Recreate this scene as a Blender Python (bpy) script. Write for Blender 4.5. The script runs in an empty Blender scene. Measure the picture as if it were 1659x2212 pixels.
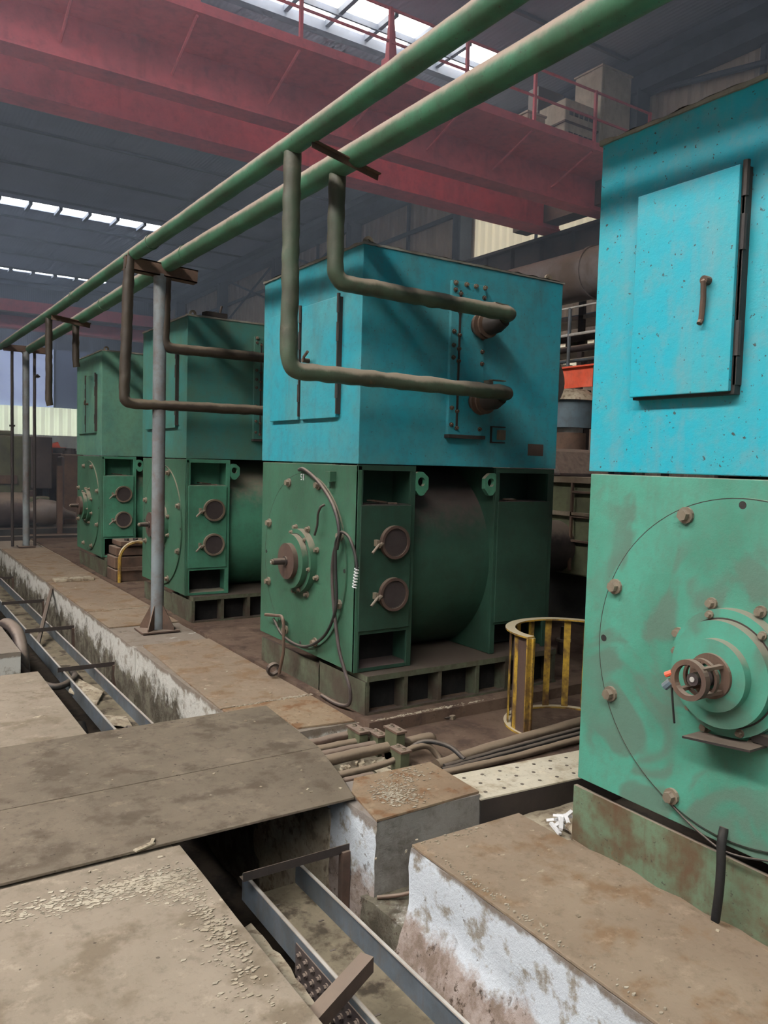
import bpy, bmesh, math, random
from mathutils import Vector, Matrix, noise
random.seed(7)
SC = bpy.context.scene
COL = SC.collection
PI = math.pi
HAZE = .022

# ---------------------------------------------------------------- mesh builder
class MB:
    def __init__(self):
        self.bm = bmesh.new()
    def box(self, x0, x1, y0, y1, z0, z1):
        b = self.bm
        v = [b.verts.new((x, y, z)) for x in (x0, x1) for y in (y0, y1) for z in (z0, z1)]
        for f in ((0,1,3,2),(4,6,7,5),(0,4,5,1),(2,3,7,6),(0,2,6,4),(1,5,7,3)):
            b.faces.new([v[i] for i in f])
        return self
    def obox(self, c, d, rot=None):
        """box of size d centred on c, rotated by Euler rot"""
        M = Matrix.Translation(c) @ (Matrix.Identity(4) if rot is None else
             (Matrix.Rotation(rot[2],4,'Z') @ Matrix.Rotation(rot[1],4,'Y') @ Matrix.Rotation(rot[0],4,'X')))
        b = self.bm
        v = [b.verts.new(M @ Vector((x*d[0]/2, y*d[1]/2, z*d[2]/2))) for x in (-1,1) for y in (-1,1) for z in (-1,1)]
        for f in ((0,1,3,2),(4,6,7,5),(0,4,5,1),(2,3,7,6),(0,2,6,4),(1,5,7,3)):
            b.faces.new([v[i] for i in f])
        return self
    def prism(self, poly, d):
        """polygon (3-D points) extruded along vector d"""
        b = self.bm; d = Vector(d)
        lo = [b.verts.new(Vector(p)) for p in poly]
        hi = [b.verts.new(Vector(p) + d) for p in poly]
        b.faces.new(lo); b.faces.new(hi[::-1])
        n = len(poly)
        for i in range(n):
            b.faces.new((lo[i], hi[i], hi[(i+1) % n], lo[(i+1) % n]))
        return self
    def tube(self, pts, r, seg=12, cap=True, dent=0.0):
        pts = [Vector(p) for p in pts]
        b = self.bm; rings = []
        up = None
        for i, p in enumerate(pts):
            t = (pts[min(i+1, len(pts)-1)] - pts[max(i-1, 0)]).normalized()
            if up is None:
                up = t.orthogonal().normalized()
            up = (up - t * up.dot(t)).normalized()
            s = t.cross(up)
            rr = r[i] if isinstance(r, (list, tuple)) else r
            ring = []
            for k in range(seg):
                a = 2*PI*k/seg
                q = p + (up*math.cos(a) + s*math.sin(a)) * rr
                if dent:
                    q += (q-p).normalized() * noise.noise(q*14) * dent
                ring.append(b.verts.new(q))
            rings.append(ring)
        for a, c in zip(rings, rings[1:]):
            for k in range(seg):
                b.faces.new((a[k], a[(k+1) % seg], c[(k+1) % seg], c[k]))
        if cap:
            b.faces.new(rings[0][::-1]); b.faces.new(rings[-1])
        return self
    def cyl(self, a, c, r, seg=24):
        return self.tube([a, c], r, seg)
    def ring(self, c, axis, r0, r1, h, seg=32, a0=0, a1=2*PI):
        """flat annulus of thickness h along axis"""
        b = self.bm; ax = Vector(axis).normalized(); u = ax.orthogonal().normalized(); w = ax.cross(u)
        c = Vector(c); full = abs(a1-a0-2*PI) < 1e-6
        n = seg if full else seg+1
        V = []
        for k in range(n):
            a = a0 + (a1-a0)*k/seg
            d = u*math.cos(a) + w*math.sin(a)
            V.append([b.verts.new(c+d*r0), b.verts.new(c+d*r1), b.verts.new(c+d*r1+ax*h), b.verts.new(c+d*r0+ax*h)])
        for k in range(seg):
            p, q = V[k], V[(k+1) % n]
            for i in range(4):
                b.faces.new((p[i], q[i], q[(i+1) % 4], p[(i+1) % 4]))
        if not full:
            b.faces.new(V[0]); b.faces.new(V[-1][::-1])
        return self
    def hexbolt(self, c, axis, r, h):
        ax = Vector(axis).normalized()
        c = Vector(c)
        self.tube([c, c+ax*h*.35], r*1.5, 12)
        self.tube([c+ax*h*.3, c+ax*h], r, 6)
        return self
    def build(self, name, m, parent=None, smooth=False, bevel=0.0, loc=None):
        bmesh.ops.recalc_face_normals(self.bm, faces=self.bm.faces)
        me = bpy.data.meshes.new(name)
        self.bm.to_mesh(me); self.bm.free()
        if smooth:
            for p in me.polygons: p.use_smooth = True
            try: me.set_sharp_from_angle(angle=math.radians(38))
            except Exception: pass
        me.materials.append(m)
        o = bpy.data.objects.new(name, me); COL.objects.link(o)
        if parent is not None: o.parent = parent
        if loc is not None: o.location = loc
        if bevel:
            bv = o.modifiers.new('bevel', 'BEVEL'); bv.width = bevel; bv.segments = 2; bv.limit_method = 'ANGLE'
        return o

def thing(name, label, cat, loc=(0,0,0), group=None, rot=None):
    o = bpy.data.objects.new(name, None); COL.objects.link(o); o.location = loc
    o.empty_display_size = .1
    if rot: o.rotation_euler = rot
    o['label'] = label; o['category'] = cat
    if group: o['group'] = group
    return o
def tag(o, label, cat, group=None, kind=None):
    o['label'] = label; o['category'] = cat
    if group: o['group'] = group
    if kind: o['kind'] = kind
    return o
def struct(o, label=None):
    o['kind'] = 'structure'
    if label: o['label'] = label
    return o
def fillet(pts, rad, n=6):
    """round the corners of a polyline"""
    pts = [Vector(p) for p in pts]; out = [pts[0]]
    for i in range(1, len(pts)-1):
        p = pts[i]; a = (pts[i-1]-p); c = (pts[i+1]-p)
        r = min(rad, a.length*.49, c.length*.49)
        A = p + a.normalized()*r; Cc = p + c.normalized()*r
        for k in range(n+1):
            t = k/n
            out.append(A*(1-t)**2 + p*2*t*(1-t) + Cc*t*t)
    out.append(pts[-1]); return out
def spline(pts, n=6):
    P = [Vector(p) for p in pts]; P = [P[0]*2-P[1]] + P + [P[-1]*2-P[-2]]
    out = []
    for i in range(1, len(P)-2):
        for k in range(n):
            t = k/n; a, b, c, d = P[i-1], P[i], P[i+1], P[i+2]
            out.append(.5*((2*b)+(-a+c)*t+(2*a-5*b+4*c-d)*t*t+(-a+3*b-3*c+d)*t**3))
    out.append(P[-2]); return out
def dense(pts, step=.06):
    out = []
    pts = [Vector(p) for p in pts]
    for a, b in zip(pts, pts[1:]):
        n = max(1, int((b-a).length/step))
        for k in range(n): out.append(a.lerp(b, k/n))
    out.append(pts[-1]); return out
def rough_block(name, x0, x1, y0, y1, z0, z1, m, amp=.012, step=.06, bulge=None, topamp=.003, nseed=0):
    """cast concrete with uneven broken faces"""
    b = bmesh.new()
    nx = max(2, int((x1-x0)/step)); ny = max(2, int((y1-y0)/step)); nz = max(2, int((z1-z0)/step))
    def grid(f, n, k):
        V = [[b.verts.new(f(i/n, j/k)) for j in range(k+1)] for i in range(n+1)]
        for i in range(n):
            for j in range(k):
                b.faces.new((V[i][j], V[i+1][j], V[i+1][j+1], V[i][j+1]))
    L = lambda a, c, t: a+(c-a)*t
    grid(lambda s,t: (x0, L(y0,y1,s), L(z0,z1,t)), ny, nz); grid(lambda s,t: (x1, L(y0,y1,s), L(z0,z1,t)), ny, nz)
    grid(lambda s,t: (L(x0,x1,s), y0, L(z0,z1,t)), nx, nz); grid(lambda s,t: (L(x0,x1,s), y1, L(z0,z1,t)), nx, nz)
    grid(lambda s,t: (L(x0,x1,s), L(y0,y1,t), z1), nx, ny); grid(lambda s,t: (L(x0,x1,s), L(y0,y1,t), z0), nx, ny)
    bmesh.ops.remove_doubles(b, verts=b.verts, dist=1e-4)
    for v in b.verts:
        p = v.co.copy(); q = p*5 + Vector((nseed*7.1, 0, 0)); q2 = p*19
        d = Vector((noise.noise(q), noise.noise(q+Vector((31,0,0))), noise.noise(q+Vector((0,57,0)))))
        d += .5*Vector((noise.noise(q2), noise.noise(q2+Vector((31,0,0))), 0))
        if abs(p.z-z1) < 1e-4:
            edge = min(abs(p.x-x0), abs(p.x-x1), abs(p.y-y0), abs(p.y-y1)) < 1e-4
            v.co += Vector((d.x*amp*.5, d.y*amp*.5, -abs(d.z)*(amp if edge else topamp)))
        else:
            v.co += d*amp*(1.6 if p.z < z1-.25 else 1)
        if bulge and abs(p.x-x0) < 1e-4: v.co.x += bulge(p)
    mb = MB(); mb.bm.free(); mb.bm = b
    return mb.build(name, m, smooth=True)

# ---------------------------------------------------------------- materials
def s2l(c):
    return tuple((x/12.92 if x <= .04045 else ((x+.055)/1.055)**2.4) for x in [v/255 for v in c])
class N:
    def __init__(self, name):
        m = bpy.data.materials.new(name); m.use_nodes = True; self.m = m
        self.t = m.node_tree; self.t.nodes.clear()
        self.out = self.t.nodes.new('ShaderNodeOutputMaterial')
        self.b = self.t.nodes.new('ShaderNodeBsdfPrincipled')
        self.t.links.new(self.b.outputs[0], self.out.inputs[0])
        self.tc = self.t.nodes.new('ShaderNodeTexCoord').outputs['Object']
    def link(self, a, b): self.t.links.new(a, b)
    def noise(self, scale, detail=4, rough=.6, vec=None, stretch=None, off=None):
        n = self.t.nodes.new('ShaderNodeTexNoise'); n.inputs['Scale'].default_value = scale
        n.inputs['Detail'].default_value = detail; n.inputs['Roughness'].default_value = rough
        v = vec or self.tc
        if stretch or off:
            mp = self.t.nodes.new('ShaderNodeMapping'); mp.inputs['Scale'].default_value = stretch or (1,1,1)
            mp.inputs['Location'].default_value = off or (0,0,0)
            self.link(v, mp.inputs[0]); v = mp.outputs[0]
        self.link(v, n.inputs['Vector']); return n.outputs['Fac']
    def ramp(self, fac, a, b):
        n = self.t.nodes.new('ShaderNodeMapRange'); n.interpolation_type = 'SMOOTHSTEP'
        n.inputs[1].default_value = a; n.inputs[2].default_value = b
        self.link(fac, n.inputs[0]); return n.outputs[0]
    def math(self, op, a, b=None):
        n = self.t.nodes.new('ShaderNodeMath'); n.operation = op
        for i, v in enumerate((a, b)):
            if v is None: continue
            if isinstance(v, (int, float)): n.inputs[i].default_value = v
            else: self.link(v, n.inputs[i])
        return n.outputs[0]
    def mix(self, fac, a, b):
        n = self.t.nodes.new('ShaderNodeMix'); n.data_type = 'RGBA'
        if isinstance(fac, (int, float)): n.inputs[0].default_value = fac
        else: self.link(fac, n.inputs[0])
        for k, v in ((6, a), (7, b)):
            if isinstance(v, tuple): n.inputs[k].default_value = (*v[:3], 1)
            else: self.link(v, n.inputs[k])
        return n.outputs[2]
    def sep(self, v):
        n = self.t.nodes.new('ShaderNodeSeparateXYZ'); self.link(v, n.inputs[0]); return n.outputs
    def nz(self):
        g = self.t.nodes.new('ShaderNodeNewGeometry'); return self.sep(g.outputs['Normal'])[2]
    def bump(self, h, strength=.3, dist=.01):
        n = self.t.nodes.new('ShaderNodeBump'); n.inputs['Strength'].default_value = strength
        n.inputs['Distance'].default_value = dist
        self.link(h, n.inputs['Height']); self.link(n.outputs[0], self.b.inputs['Normal'])
    def done(self, col, rough=.6, metal=0, spec=.4):
        if isinstance(col, tuple): self.b.inputs['Base Color'].default_value = (*col[:3], 1)
        else: self.link(col, self.b.inputs['Base Color'])
        if isinstance(rough, (int, float)): self.b.inputs['Roughness'].default_value = rough
        else: self.link(rough, self.b.inputs['Roughness'])
        self.b.inputs['Metallic'].default_value = metal
        self.b.inputs['Specular IOR Level'].default_value = spec
        return self.m

DUST = s2l((150,134,120))
def paint(name, base, base2, grime=(.06,.055,.045), gr=.5, spots=.0, dust=.8, rough=.5, dustcol=DUST, scale=1.0, dlo=.25, dhi=.75, swirl=0):
    n = N(name)
    c = n.mix(n.ramp(n.noise(2.2*scale, 3), .35, .68), base, base2)
    g = n.ramp(n.noise(3.1*scale, 6, .65, stretch=(1,1,.45), off=(3,1,7)), .5, .78)
    c = n.mix(n.math('MULTIPLY', g, gr), c, grime)
    f1 = n.ramp(n.noise(13*scale, 8, .72, off=(2,9,4)), .42, .72)
    c = n.mix(n.math('MULTIPLY', f1, .45*min(1, gr+.35)), c, grime)
    st = n.ramp(n.noise(9*scale, 5, .6, stretch=(1,1,.10), off=(5,2,8)), .54, .72)
    c = n.mix(n.math('MULTIPLY', st, .35*min(1, gr+.3)), c, grime)
    if swirl:
        nn = n.t.nodes.new('ShaderNodeTexNoise'); nn.inputs['Scale'].default_value = 2.4; nn.inputs['Detail'].default_value = 3
        nn.inputs['Distortion'].default_value = 1.6; n.link(n.tc, nn.inputs['Vector'])
        w = n.ramp(nn.outputs['Fac'], .5, .60)
        w = n.math('MULTIPLY', w, n.ramp(n.noise(1.6, 2, off=(5,5,5)), .35, .55))
        c = n.mix(n.math('MULTIPLY', w, swirl), c, (.10,.155,.12))
    if spots:
        s = n.ramp(n.noise(55, 3, .6), .66, .69)
        s2 = n.ramp(n.noise(5, 2, .5), .30, .5)
        c = n.mix(n.math('MULTIPLY', n.math('MULTIPLY', s, s2), spots), c, (.05,.045,.035))
        r = n.ramp(n.noise(11, 5, .7, off=(2,8,4)), .66, .74)
        c = n.mix(n.math('MULTIPLY', r, spots*.6), c, s2l((120,85,60)))
    if dust:
        d = n.math('ADD', n.nz(), n.math('MULTIPLY', n.math('SUBTRACT', n.noise(18, 4), .5), .5))
        d = n.ramp(d, dlo, dhi)
        c = n.mix(n.math('MULTIPLY', d, dust), c, dustcol)
    n.bump(n.noise(34, 8, .75), .30, .008)
    return n.done(c, rough)
M = {}
M['cyan1'] = paint('cyan_paint', s2l((20,158,178)), s2l((46,156,170)), gr=.5, spots=.9, grime=(.17,.27,.28))
M['cyan2'] = paint('teal_blue_paint', s2l((42,146,162)), s2l((70,144,152)), gr=.55, spots=.45, grime=(.07,.13,.13))
M['teal3'] = paint('aged_teal_paint', s2l((58,118,112)), s2l((68,108,92)), gr=.55, spots=.3, grime=(.08,.11,.08))
M['teal4'] = paint('aged_green_teal_paint', s2l((96,142,120)), s2l((78,124,112)), gr=.5, spots=.2, grime=(.08,.11,.08))
M['green1'] = paint('mint_green_paint', s2l((78,150,130)), s2l((68,130,110)), gr=.55, spots=.15, grime=(.10,.17,.13), swirl=.8)
M['green2'] = paint('green_paint', s2l((62,106,84)), s2l((54,90,70)), gr=.5, spots=.2, grime=(.05,.08,.055))
M['green3'] = paint('bright_green_paint', s2l((62,116,94)), s2l((74,120,98)), gr=.4, spots=.15, grime=(.06,.09,.06))
M['plinth'] = paint('rusted_pale_green_steel', s2l((100,122,98)), s2l((92,78,58)), gr=1, spots=.8, grime=s2l((92,66,48)), scale=2.4, rough=.8)
M['plinth2'] = paint('grimy_plinth_steel', s2l((84,90,72)), s2l((74,64,54)), gr=.8, spots=.5, grime=s2l((56,46,38)), scale=2.4, rough=.8, dust=.9, dustcol=s2l((74,63,56)))
M['green2s'] = paint('oily_dark_green_paint', s2l((44,76,62)), s2l((36,62,50)), gr=.5, spots=.2, grime=(.02,.03,.02), dust=.9, dustcol=s2l((86,72,70)), dlo=.2, dhi=.7)
M['green3s'] = paint('cleaner_green_paint', s2l((72,134,108)), s2l((64,118,94)), gr=.4, spots=.2, grime=(.05,.08,.06))
M['pipe'] = paint('green_pipe_paint', s2l((64,116,90)), s2l((58,92,70)), gr=.5, spots=.9, grime=(.05,.06,.045), dust=.95, dustcol=s2l((160,142,130)), dlo=-.12, dhi=.5)
M['branch'] = paint('dusty_green_branch_pipe', s2l((72,88,70)), s2l((62,62,50)), gr=.6, spots=.7, dust=.95, dustcol=s2l((150,138,122)), dlo=.0, dhi=.55, grime=(.06,.05,.035))
M['branchdark'] = paint('dark_rusty_branch_pipe', s2l((66,58,48)), s2l((54,46,40)), gr=.6, spots=.5, dust=.9, dustcol=s2l((124,112,96)), dlo=.1, dhi=.7, grime=(.04,.03,.02))
M['brownpipe'] = paint('dust_coated_pipe', s2l((104,90,76)), s2l((84,72,60)), gr=.5, dust=.9, dustcol=s2l((140,124,106)), grime=(.05,.04,.03), dlo=.1, dhi=.7)
M['rust'] = paint('rusty_brown_steel', s2l((104,82,68)), s2l((80,64,56)), gr=.5, grime=(.03,.025,.02), dust=.6, rough=.8)
M['darksteel'] = paint('dark_steel', s2l((62,54,50)), s2l((46,42,42)), gr=.5, grime=(.02,.018,.016), dust=.5, rough=.6)
M['railsteel'] = paint('grey_blue_galvanised_steel', s2l((92,102,112)), s2l((72,78,82)), gr=.7, grime=(.10,.08,.06), dust=.75, dustcol=s2l((160,146,130)), rough=.5, scale=2)
M['post'] = paint('grey_post_paint', s2l((128,138,142)), s2l((110,112,114)), gr=.6, grime=s2l((104,76,62)), dust=.3, spots=.3)
M['yellow'] = paint('yellow_paint', s2l((186,150,52)), s2l((92,66,46)), gr=1, grime=s2l((58,42,36)), spots=.8, dust=.95, scale=3.2, rough=.7, dustcol=s2l((186,174,148)), dlo=.1, dhi=.5)
M['orange'] = paint('orange_red_paint', s2l((226,92,62)), s2l((232,110,84)), gr=.2, dust=.6, rough=.6)
M['red'] = paint('crane_red_paint', s2l((226,112,124)), s2l((208,106,118)), gr=.3, grime=s2l((100,60,62)), dust=.3, rough=.65, scale=.5)
M['duct'] = paint('grey_brown_duct', s2l((124,118,118)), s2l((104,92,84)), gr=.4, grime=s2l((86,66,50)), dust=.3, rough=.3, scale=.8)
M['bluegrey'] = paint('blue_grey_motor_paint', s2l((92,110,120)), s2l((74,88,96)), gr=.4, dust=.9)
M['mill'] = paint('olive_machine_paint', s2l((96,100,76)), s2l((74,76,58)), gr=.6, dust=.5, grime=(.05,.045,.035))
M['milldark'] = paint('grimy_machine_steel', s2l((76,66,64)), s2l((52,46,48)), gr=.5, dust=.6, grime=(.02,.02,.02))
M['crate'] = paint('whitewashed_cabinet', s2l((196,186,170)), s2l((176,166,150)), gr=.2, dust=.3, rough=.8)
M['black'] = paint('black_rubber', (.015,.015,.016), (.03,.028,.026), gr=.2, dust=.35, rough=.6)
M['bolt'] = paint('weathered_bolt', s2l((130,120,104)), s2l((98,84,70)), gr=.4, dust=.7)
M['brown'] = paint('brown_sheet', s2l((92,74,66)), s2l((78,62,56)), gr=.4, dust=.3, grime=(.05,.035,.03))

def floor_mat(name, a, b, c3, white=.5, sc=1.0, bright=1.0):
    n = N(name)
    c = n.mix(n.ramp(n.noise(1.6*sc, 5, .6), .35, .65), a, b)
    c = n.mix(n.ramp(n.noise(4.5*sc, 5, .6, off=(4,4,4)), .50, .64), c, c3)
    c = n.mix(n.math('MULTIPLY', n.ramp(n.noise(11*sc, 8, .75, off=(7,3,1)), .50, .68), .4), c, tuple(x*.55 for x in c3))
    c = n.mix(n.math('MULTIPLY', n.ramp(n.noise(9*sc, 6, .7, off=(1,13,1)), .54, .72), .5), c, tuple(min(1, x*1.5) for x in b))
    c = n.mix(n.math('MULTIPLY', n.ramp(n.noise(30, 4, .7), .55, .75), .35), c, (.09,.07,.05))
    if white:
        w = n.math('MULTIPLY', n.ramp(n.noise(14, 6, .75, stretch=(.7,1.3,1), off=(1,6,2)), .60, .70), n.ramp(n.noise(1.7, 2, off=(8,2,1)), .50, .60))
        c = n.mix(n.math('MULTIPLY', w, white), c, s2l((206,194,166)))
    d = n.ramp(n.noise(45, 1, .3, off=(3,3,9)), .76, .78)
    c = n.mix(n.math('MULTIPLY', d, .7), c, (.05,.04,.03))
    n.bump(n.noise(40, 6, .7), .25, .006)
    return n.done(c, .85, spec=.25)
M['plate'] = floor_mat('dusty_steel_plate', s2l((104,94,81)), s2l((116,105,91)), s2l((90,80,68)), white=.25)
M['slab'] = floor_mat('dusty_concrete_slab', s2l((132,121,106)), s2l((144,132,117)), s2l((118,106,90)), white=.8)
M['curbtop'] = floor_mat('dusty_rusty_plate', s2l((130,114,97)), s2l((140,124,106)), s2l((126,103,80)), white=.55)
M['curbtop2'] = floor_mat('flaked_rusty_plate', s2l((130,110,90)), s2l((142,124,102)), s2l((124,94,68)), white=.95, sc=1.8)
M['floor'] = floor_mat('oily_brown_floor', s2l((92,75,64)), s2l((104,87,74)), s2l((76,61,54)), white=.3)
M['trayf'] = floor_mat('dirty_tray_floor', s2l((100,92,76)), s2l((126,116,98)), s2l((70,62,52)), white=.3, sc=1.6)
M['perf'] = floor_mat('white_perforated_plate', s2l((196,190,172)), s2l((182,172,150)), s2l((160,148,126)), white=.9)
M['debris'] = floor_mat('pale_rubble', s2l((176,166,146)), s2l((150,138,118)), s2l((120,106,90)), white=.5, sc=3)

def wall_concrete(name, white, lo=-.34, hi=-.26, wide=1, greyface=False, b1=s2l((164,150,142)), b2=s2l((124,108,96))):
    n = N(name)
    z = n.sep(n.tc)[2]
    edge = n.math('ADD', z, n.math('MULTIPLY', n.math('SUBTRACT', n.noise(3.2, 8, .75), .5), .42*wide))
    paintmask = n.ramp(edge, lo, hi)
    brown = n.mix(n.ramp(n.noise(7, 6, .7), .38, .62), b1, b2)
    brown = n.mix(n.ramp(n.noise(22, 5, .75, off=(1,2,3)), .56, .66), brown, s2l((74,62,52)))
    wh = n.mix(n.ramp(n.noise(9, 5, .7, ), .5, .66), white, s2l((150,142,130)))
    c = n.mix(paintmask, brown, wh)
    # broken grey mortar along the top edge and chips
    top = n.ramp(n.math('ADD', z, n.math('MULTIPLY', n.math('SUBTRACT', n.noise(5, 5, .7, off=(6,6,6)), .5), .16)), -.055, -.03)
    c = n.mix(n.math('MULTIPLY', top, .85), c, s2l((122,108,94)))
    ch = n.ramp(n.noise(13, 4, .6, off=(7,1,4)), .66, .70)
    c = n.mix(n.math('MULTIPLY', ch, .7), c, s2l((92,80,68)))
    if greyface:
        g = n.t.nodes.new('ShaderNodeNewGeometry'); gy = n.sep(g.outputs['Normal'])[1]
        c = n.mix(n.ramp(n.math('MULTIPLY', gy, -1), .4, .6), c, n.mix(n.ramp(n.noise(6, 7, .7), .4, .65), s2l((142,138,132)), s2l((112,106,98))))
    n.bump(n.noise(26, 8, .75), .6, .02)
    return n.done(c, .9, spec=.2)
M['wallwhite'] = wall_concrete('whitewashed_broken_concrete', s2l((204,210,216)))
M['wallcurb'] = wall_concrete('peeling_whitewashed_curb', s2l((196,194,186)), lo=-.30, hi=-.16, wide=2.4, b1=s2l((116,110,96)), b2=s2l((78,72,62)))
M['wallblock'] = wall_concrete('whitewashed_grey_block', s2l((200,206,212)), greyface=True)
M['pit'] = floor_mat('pit_floor_dirt', s2l((50,44,38)), s2l((66,58,50)), s2l((36,32,28)), white=.2)

def corrugated(name, col, col2, emit=None, axis=1, pitch=.25, strength=1.0, rough=.6):
    n = N(name)
    c = n.mix(n.ramp(n.noise(.8, 4, .6), .35, .7), col, col2)
    if emit:
        n.b.inputs['Emission Strength'].default_value = strength
        n.link(n.mix(n.ramp(n.noise(.5, 3), .3, .7), emit, tuple(x*.8 for x in emit)), n.b.inputs['Emission Color'])
    return n.done(c, rough)
M['sheet'] = corrugated('beige_corrugated_sheet', s2l((196,182,168)), s2l((170,156,146)))
M['sheetlit'] = corrugated('translucent_corrugated_sheet', s2l((220,214,196)), s2l((200,196,180)), emit=s2l((240,232,206)), strength=.6)
M['endlit'] = corrugated('translucent_white_green_sheet', s2l((214,224,214)), s2l((200,214,204)), emit=s2l((220,236,224)), strength=1.1)
M['bluewin'] = corrugated('blue_tinted_glass', s2l((150,170,210)), s2l((120,140,190)), emit=s2l((165,185,240)), strength=.95)
M['bluewin2'] = corrugated('dim_blue_glass', s2l((90,100,130)), s2l((80,90,120)), emit=s2l((100,115,155)), strength=.3)
def roofm():
    n = N('dark_roof_sheet')
    c = n.mix(n.ramp(n.noise(.35, 4), .35, .7), s2l((140,148,168)), s2l((118,126,146)))
    w = n.t.nodes.new('ShaderNodeTexWave'); w.bands_direction = 'X'; w.inputs['Scale'].default_value = 3.0
    n.link(n.tc, w.inputs[0]); n.bump(w.outputs['Fac'], .25, .03)
    return n.done(c, .8, spec=.2)
M['roof'] = roofm()
M['beam'] = paint('blue_grey_roof_steel', s2l((84,92,108)), s2l((70,78,92)), gr=.3, dust=0, rough=.7)
def emis(name, col, s):
    n = N(name); n.b.inputs['Emission Color'].default_value = (*col, 1); n.b.inputs['Emission Strength'].default_value = s
    return n.done(col, .5)
M['sky'] = emis('daylight_skylight_glass', (1.0,.98,.94), 14.0)
M['skyb'] = emis('daylight_skylight_glass_cool', (.80,.88,1.0), 14.0)
M['skykey'] = emis('daylight_roof_glazing', (1.0,.985,.97), 52.0)
M['lid'] = paint('dust_crusted_lid', s2l((140,138,128)), s2l((112,108,98)), gr=.5, dust=.9, dustcol=s2l((176,170,158)), dlo=0, dhi=.5)
M['recess_shade'] = paint('recess_shade_black', (.006,.006,.006), (.008,.008,.008), gr=0, dust=0, rough=.9)  # flat black, paints the darkness inside the machine openings
M['flake'] = paint('pale_paint_flakes', s2l((178,168,150)), s2l((158,146,126)), gr=.5, dust=0, rough=.9)
M['silver'] = paint('worn_silver_metal', s2l((200,198,194)), s2l((160,156,150)), gr=.3, dust=.2, rough=.35)
M['paper'] = paint('crumpled_white_plastic', s2l((225,225,225)), s2l((205,205,208)), gr=.1, dust=0, rough=.5)
M['hollow'] = paint('dark_port_cover', s2l((64,56,56)), s2l((52,44,44)), gr=.3, dust=.4, rough=.7)

# ---------------------------------------------------------------- setting
struct(MB().box(2.5, 14.6, 2.9, 60, -.5, -.06).build('floor', M['floor']))
struct(MB().box(4.3, 14.6, -12, 2.9, -.5, -.06).build('floor_right', M['floor']))
struct(MB().box(2.5, 4.3, -12, 2.9, -.5, -.20).build('floor_sunken', M['pit']))
struct(MB().box(2.545, 4.9, 3.97, 60, -.07, .015).build('machine_pad', M['floor']))
struct(rough_block('floor_debris_strip', 2.505, 2.60, -1.5, 2.36, -.25, -.035, M['curbtop'], amp=.02, step=.05))
struct(MB().box(1.0, 2.0, -12, 60, -1.3, -1.0).build('trench_floor', M['pit']))
struct(rough_block('slab_front', -6, 1.07, -6, 3.095, -1.2, 0, M['slab'], amp=.006, step=.3, topamp=.0))
struct(MB().box(-6, 1.048, 3.095, 6.15, -1.2, -.012).build('slab_middle', M['slab']))
struct(rough_block('slab_back', -6, 1.032, 6.83, 40, -1.2, 0, M['wallcurb'], amp=.006, step=.4, topamp=0))
struct(MB().box(-6, 1.0, 6.15, 6.83, -1.2, -.45).build('slab_recess', M['pit']))
struct(MB().box(-30, -6, -12, 60, -.4, 0).build('floor_far_left', M['slab']))
def bulge(p):
    return -.10*max(0, min(1, (-.28-p.z)/.25)) if p.y < 2.7 else 0
struct(rough_block('concrete_curb_near', 1.905, 2.505, -2.0, 2.62, -1.0, -.012, M['wallwhite'], amp=.013, step=.04, bulge=bulge, nseed=2))
struct(rough_block('concrete_curb_block', 1.90, 2.505, 2.885, 3.335, -1.0, -.012, M['wallblock'], amp=.010, step=.035, nseed=5))
struct(rough_block('concrete_curb_ledge', 1.87, 2.52, 2.55, 2.95, -1.0, -.36, M['wallcurb'], amp=.03, step=.05))
struct(rough_block('concrete_curb_gap', 1.885, 2.60, 3.30, 4.14, -1.0, -.11, M['debris'], amp=.02, step=.05))
struct(rough_block('concrete_curb_middle', 1.885, 2.53, 4.10, 6.66, -1.0, -.012, M['wallcurb'], amp=.012, step=.06, nseed=3))
struct(rough_block('concrete_curb_far', 1.875, 2.54, 6.60, 45, -1.0, -.012, M['wallcurb'], amp=.018, step=.12, nseed=9))

# steel cover plates that lie on the slabs and curbs
def plate(poly, z, label, m, group=None, t=.012):
    o = MB().prism([(x, y, z) for x, y in poly], (0, 0, t)).build('cover_plate', m, bevel=.002)
    return tag(o, label, 'plate', group)
plate([(-3,3.112),(1.923,3.112),(2.005,3.40),(2.088,3.765),(-3,3.765)], .001, 'large dusty steel plate bridging the trench, nearest the camera', M['plate'])
plate([(-3,3.772),(2.09,3.772),(2.149,4.59),(-3,4.60)], .001, 'dusty steel plate bridging the trench, behind the nearest bridging plate', M['plate'])
plate([(-3,4.61),(1.048,4.61),(1.046,6.15),(-3,6.15)], -.0115, 'dusty steel plate on the left slab beyond the bridging plates', M['slab'])
plate([(1.900,-2),(2.505,-2),(2.51,2.615),(1.905,2.615)], -.012, 'long brown dusty plate on the whitewashed curb beside the nearest machine', M['curbtop'])
plate([(1.9,2.88),(2.508,2.895),(2.525,3.32),(2.055,3.335),(1.96,3.2)], -.012, 'small flaking plate on the square concrete block beside the pipe bundle', M['curbtop2'])
plate([(2.15,4.15),(2.52,4.1),(2.53,4.70),(1.89,4.69),(1.89,4.62),(2.155,4.60)], -.012, 'rusty curb plate with white flakes beside the second machine corner', M['curbtop2'])
plate([(1.885,4.71),(2.53,4.71),(2.535,6.62),(1.95,6.62)], -.012, 'brown curb plate in front of the second machine shaft', M['curbtop'])
plate([(1.88,7.45),(2.54,7.45),(2.54,8.27),(1.88,8.27)], -.012, 'curb plate just beyond the grey post', M['curbtop'])
plate([(1.88,8.30),(2.54,8.30),(2.54,10.45),(1.88,10.45)], -.012, 'curb plate beside the third machine', M['curbtop'])
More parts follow.
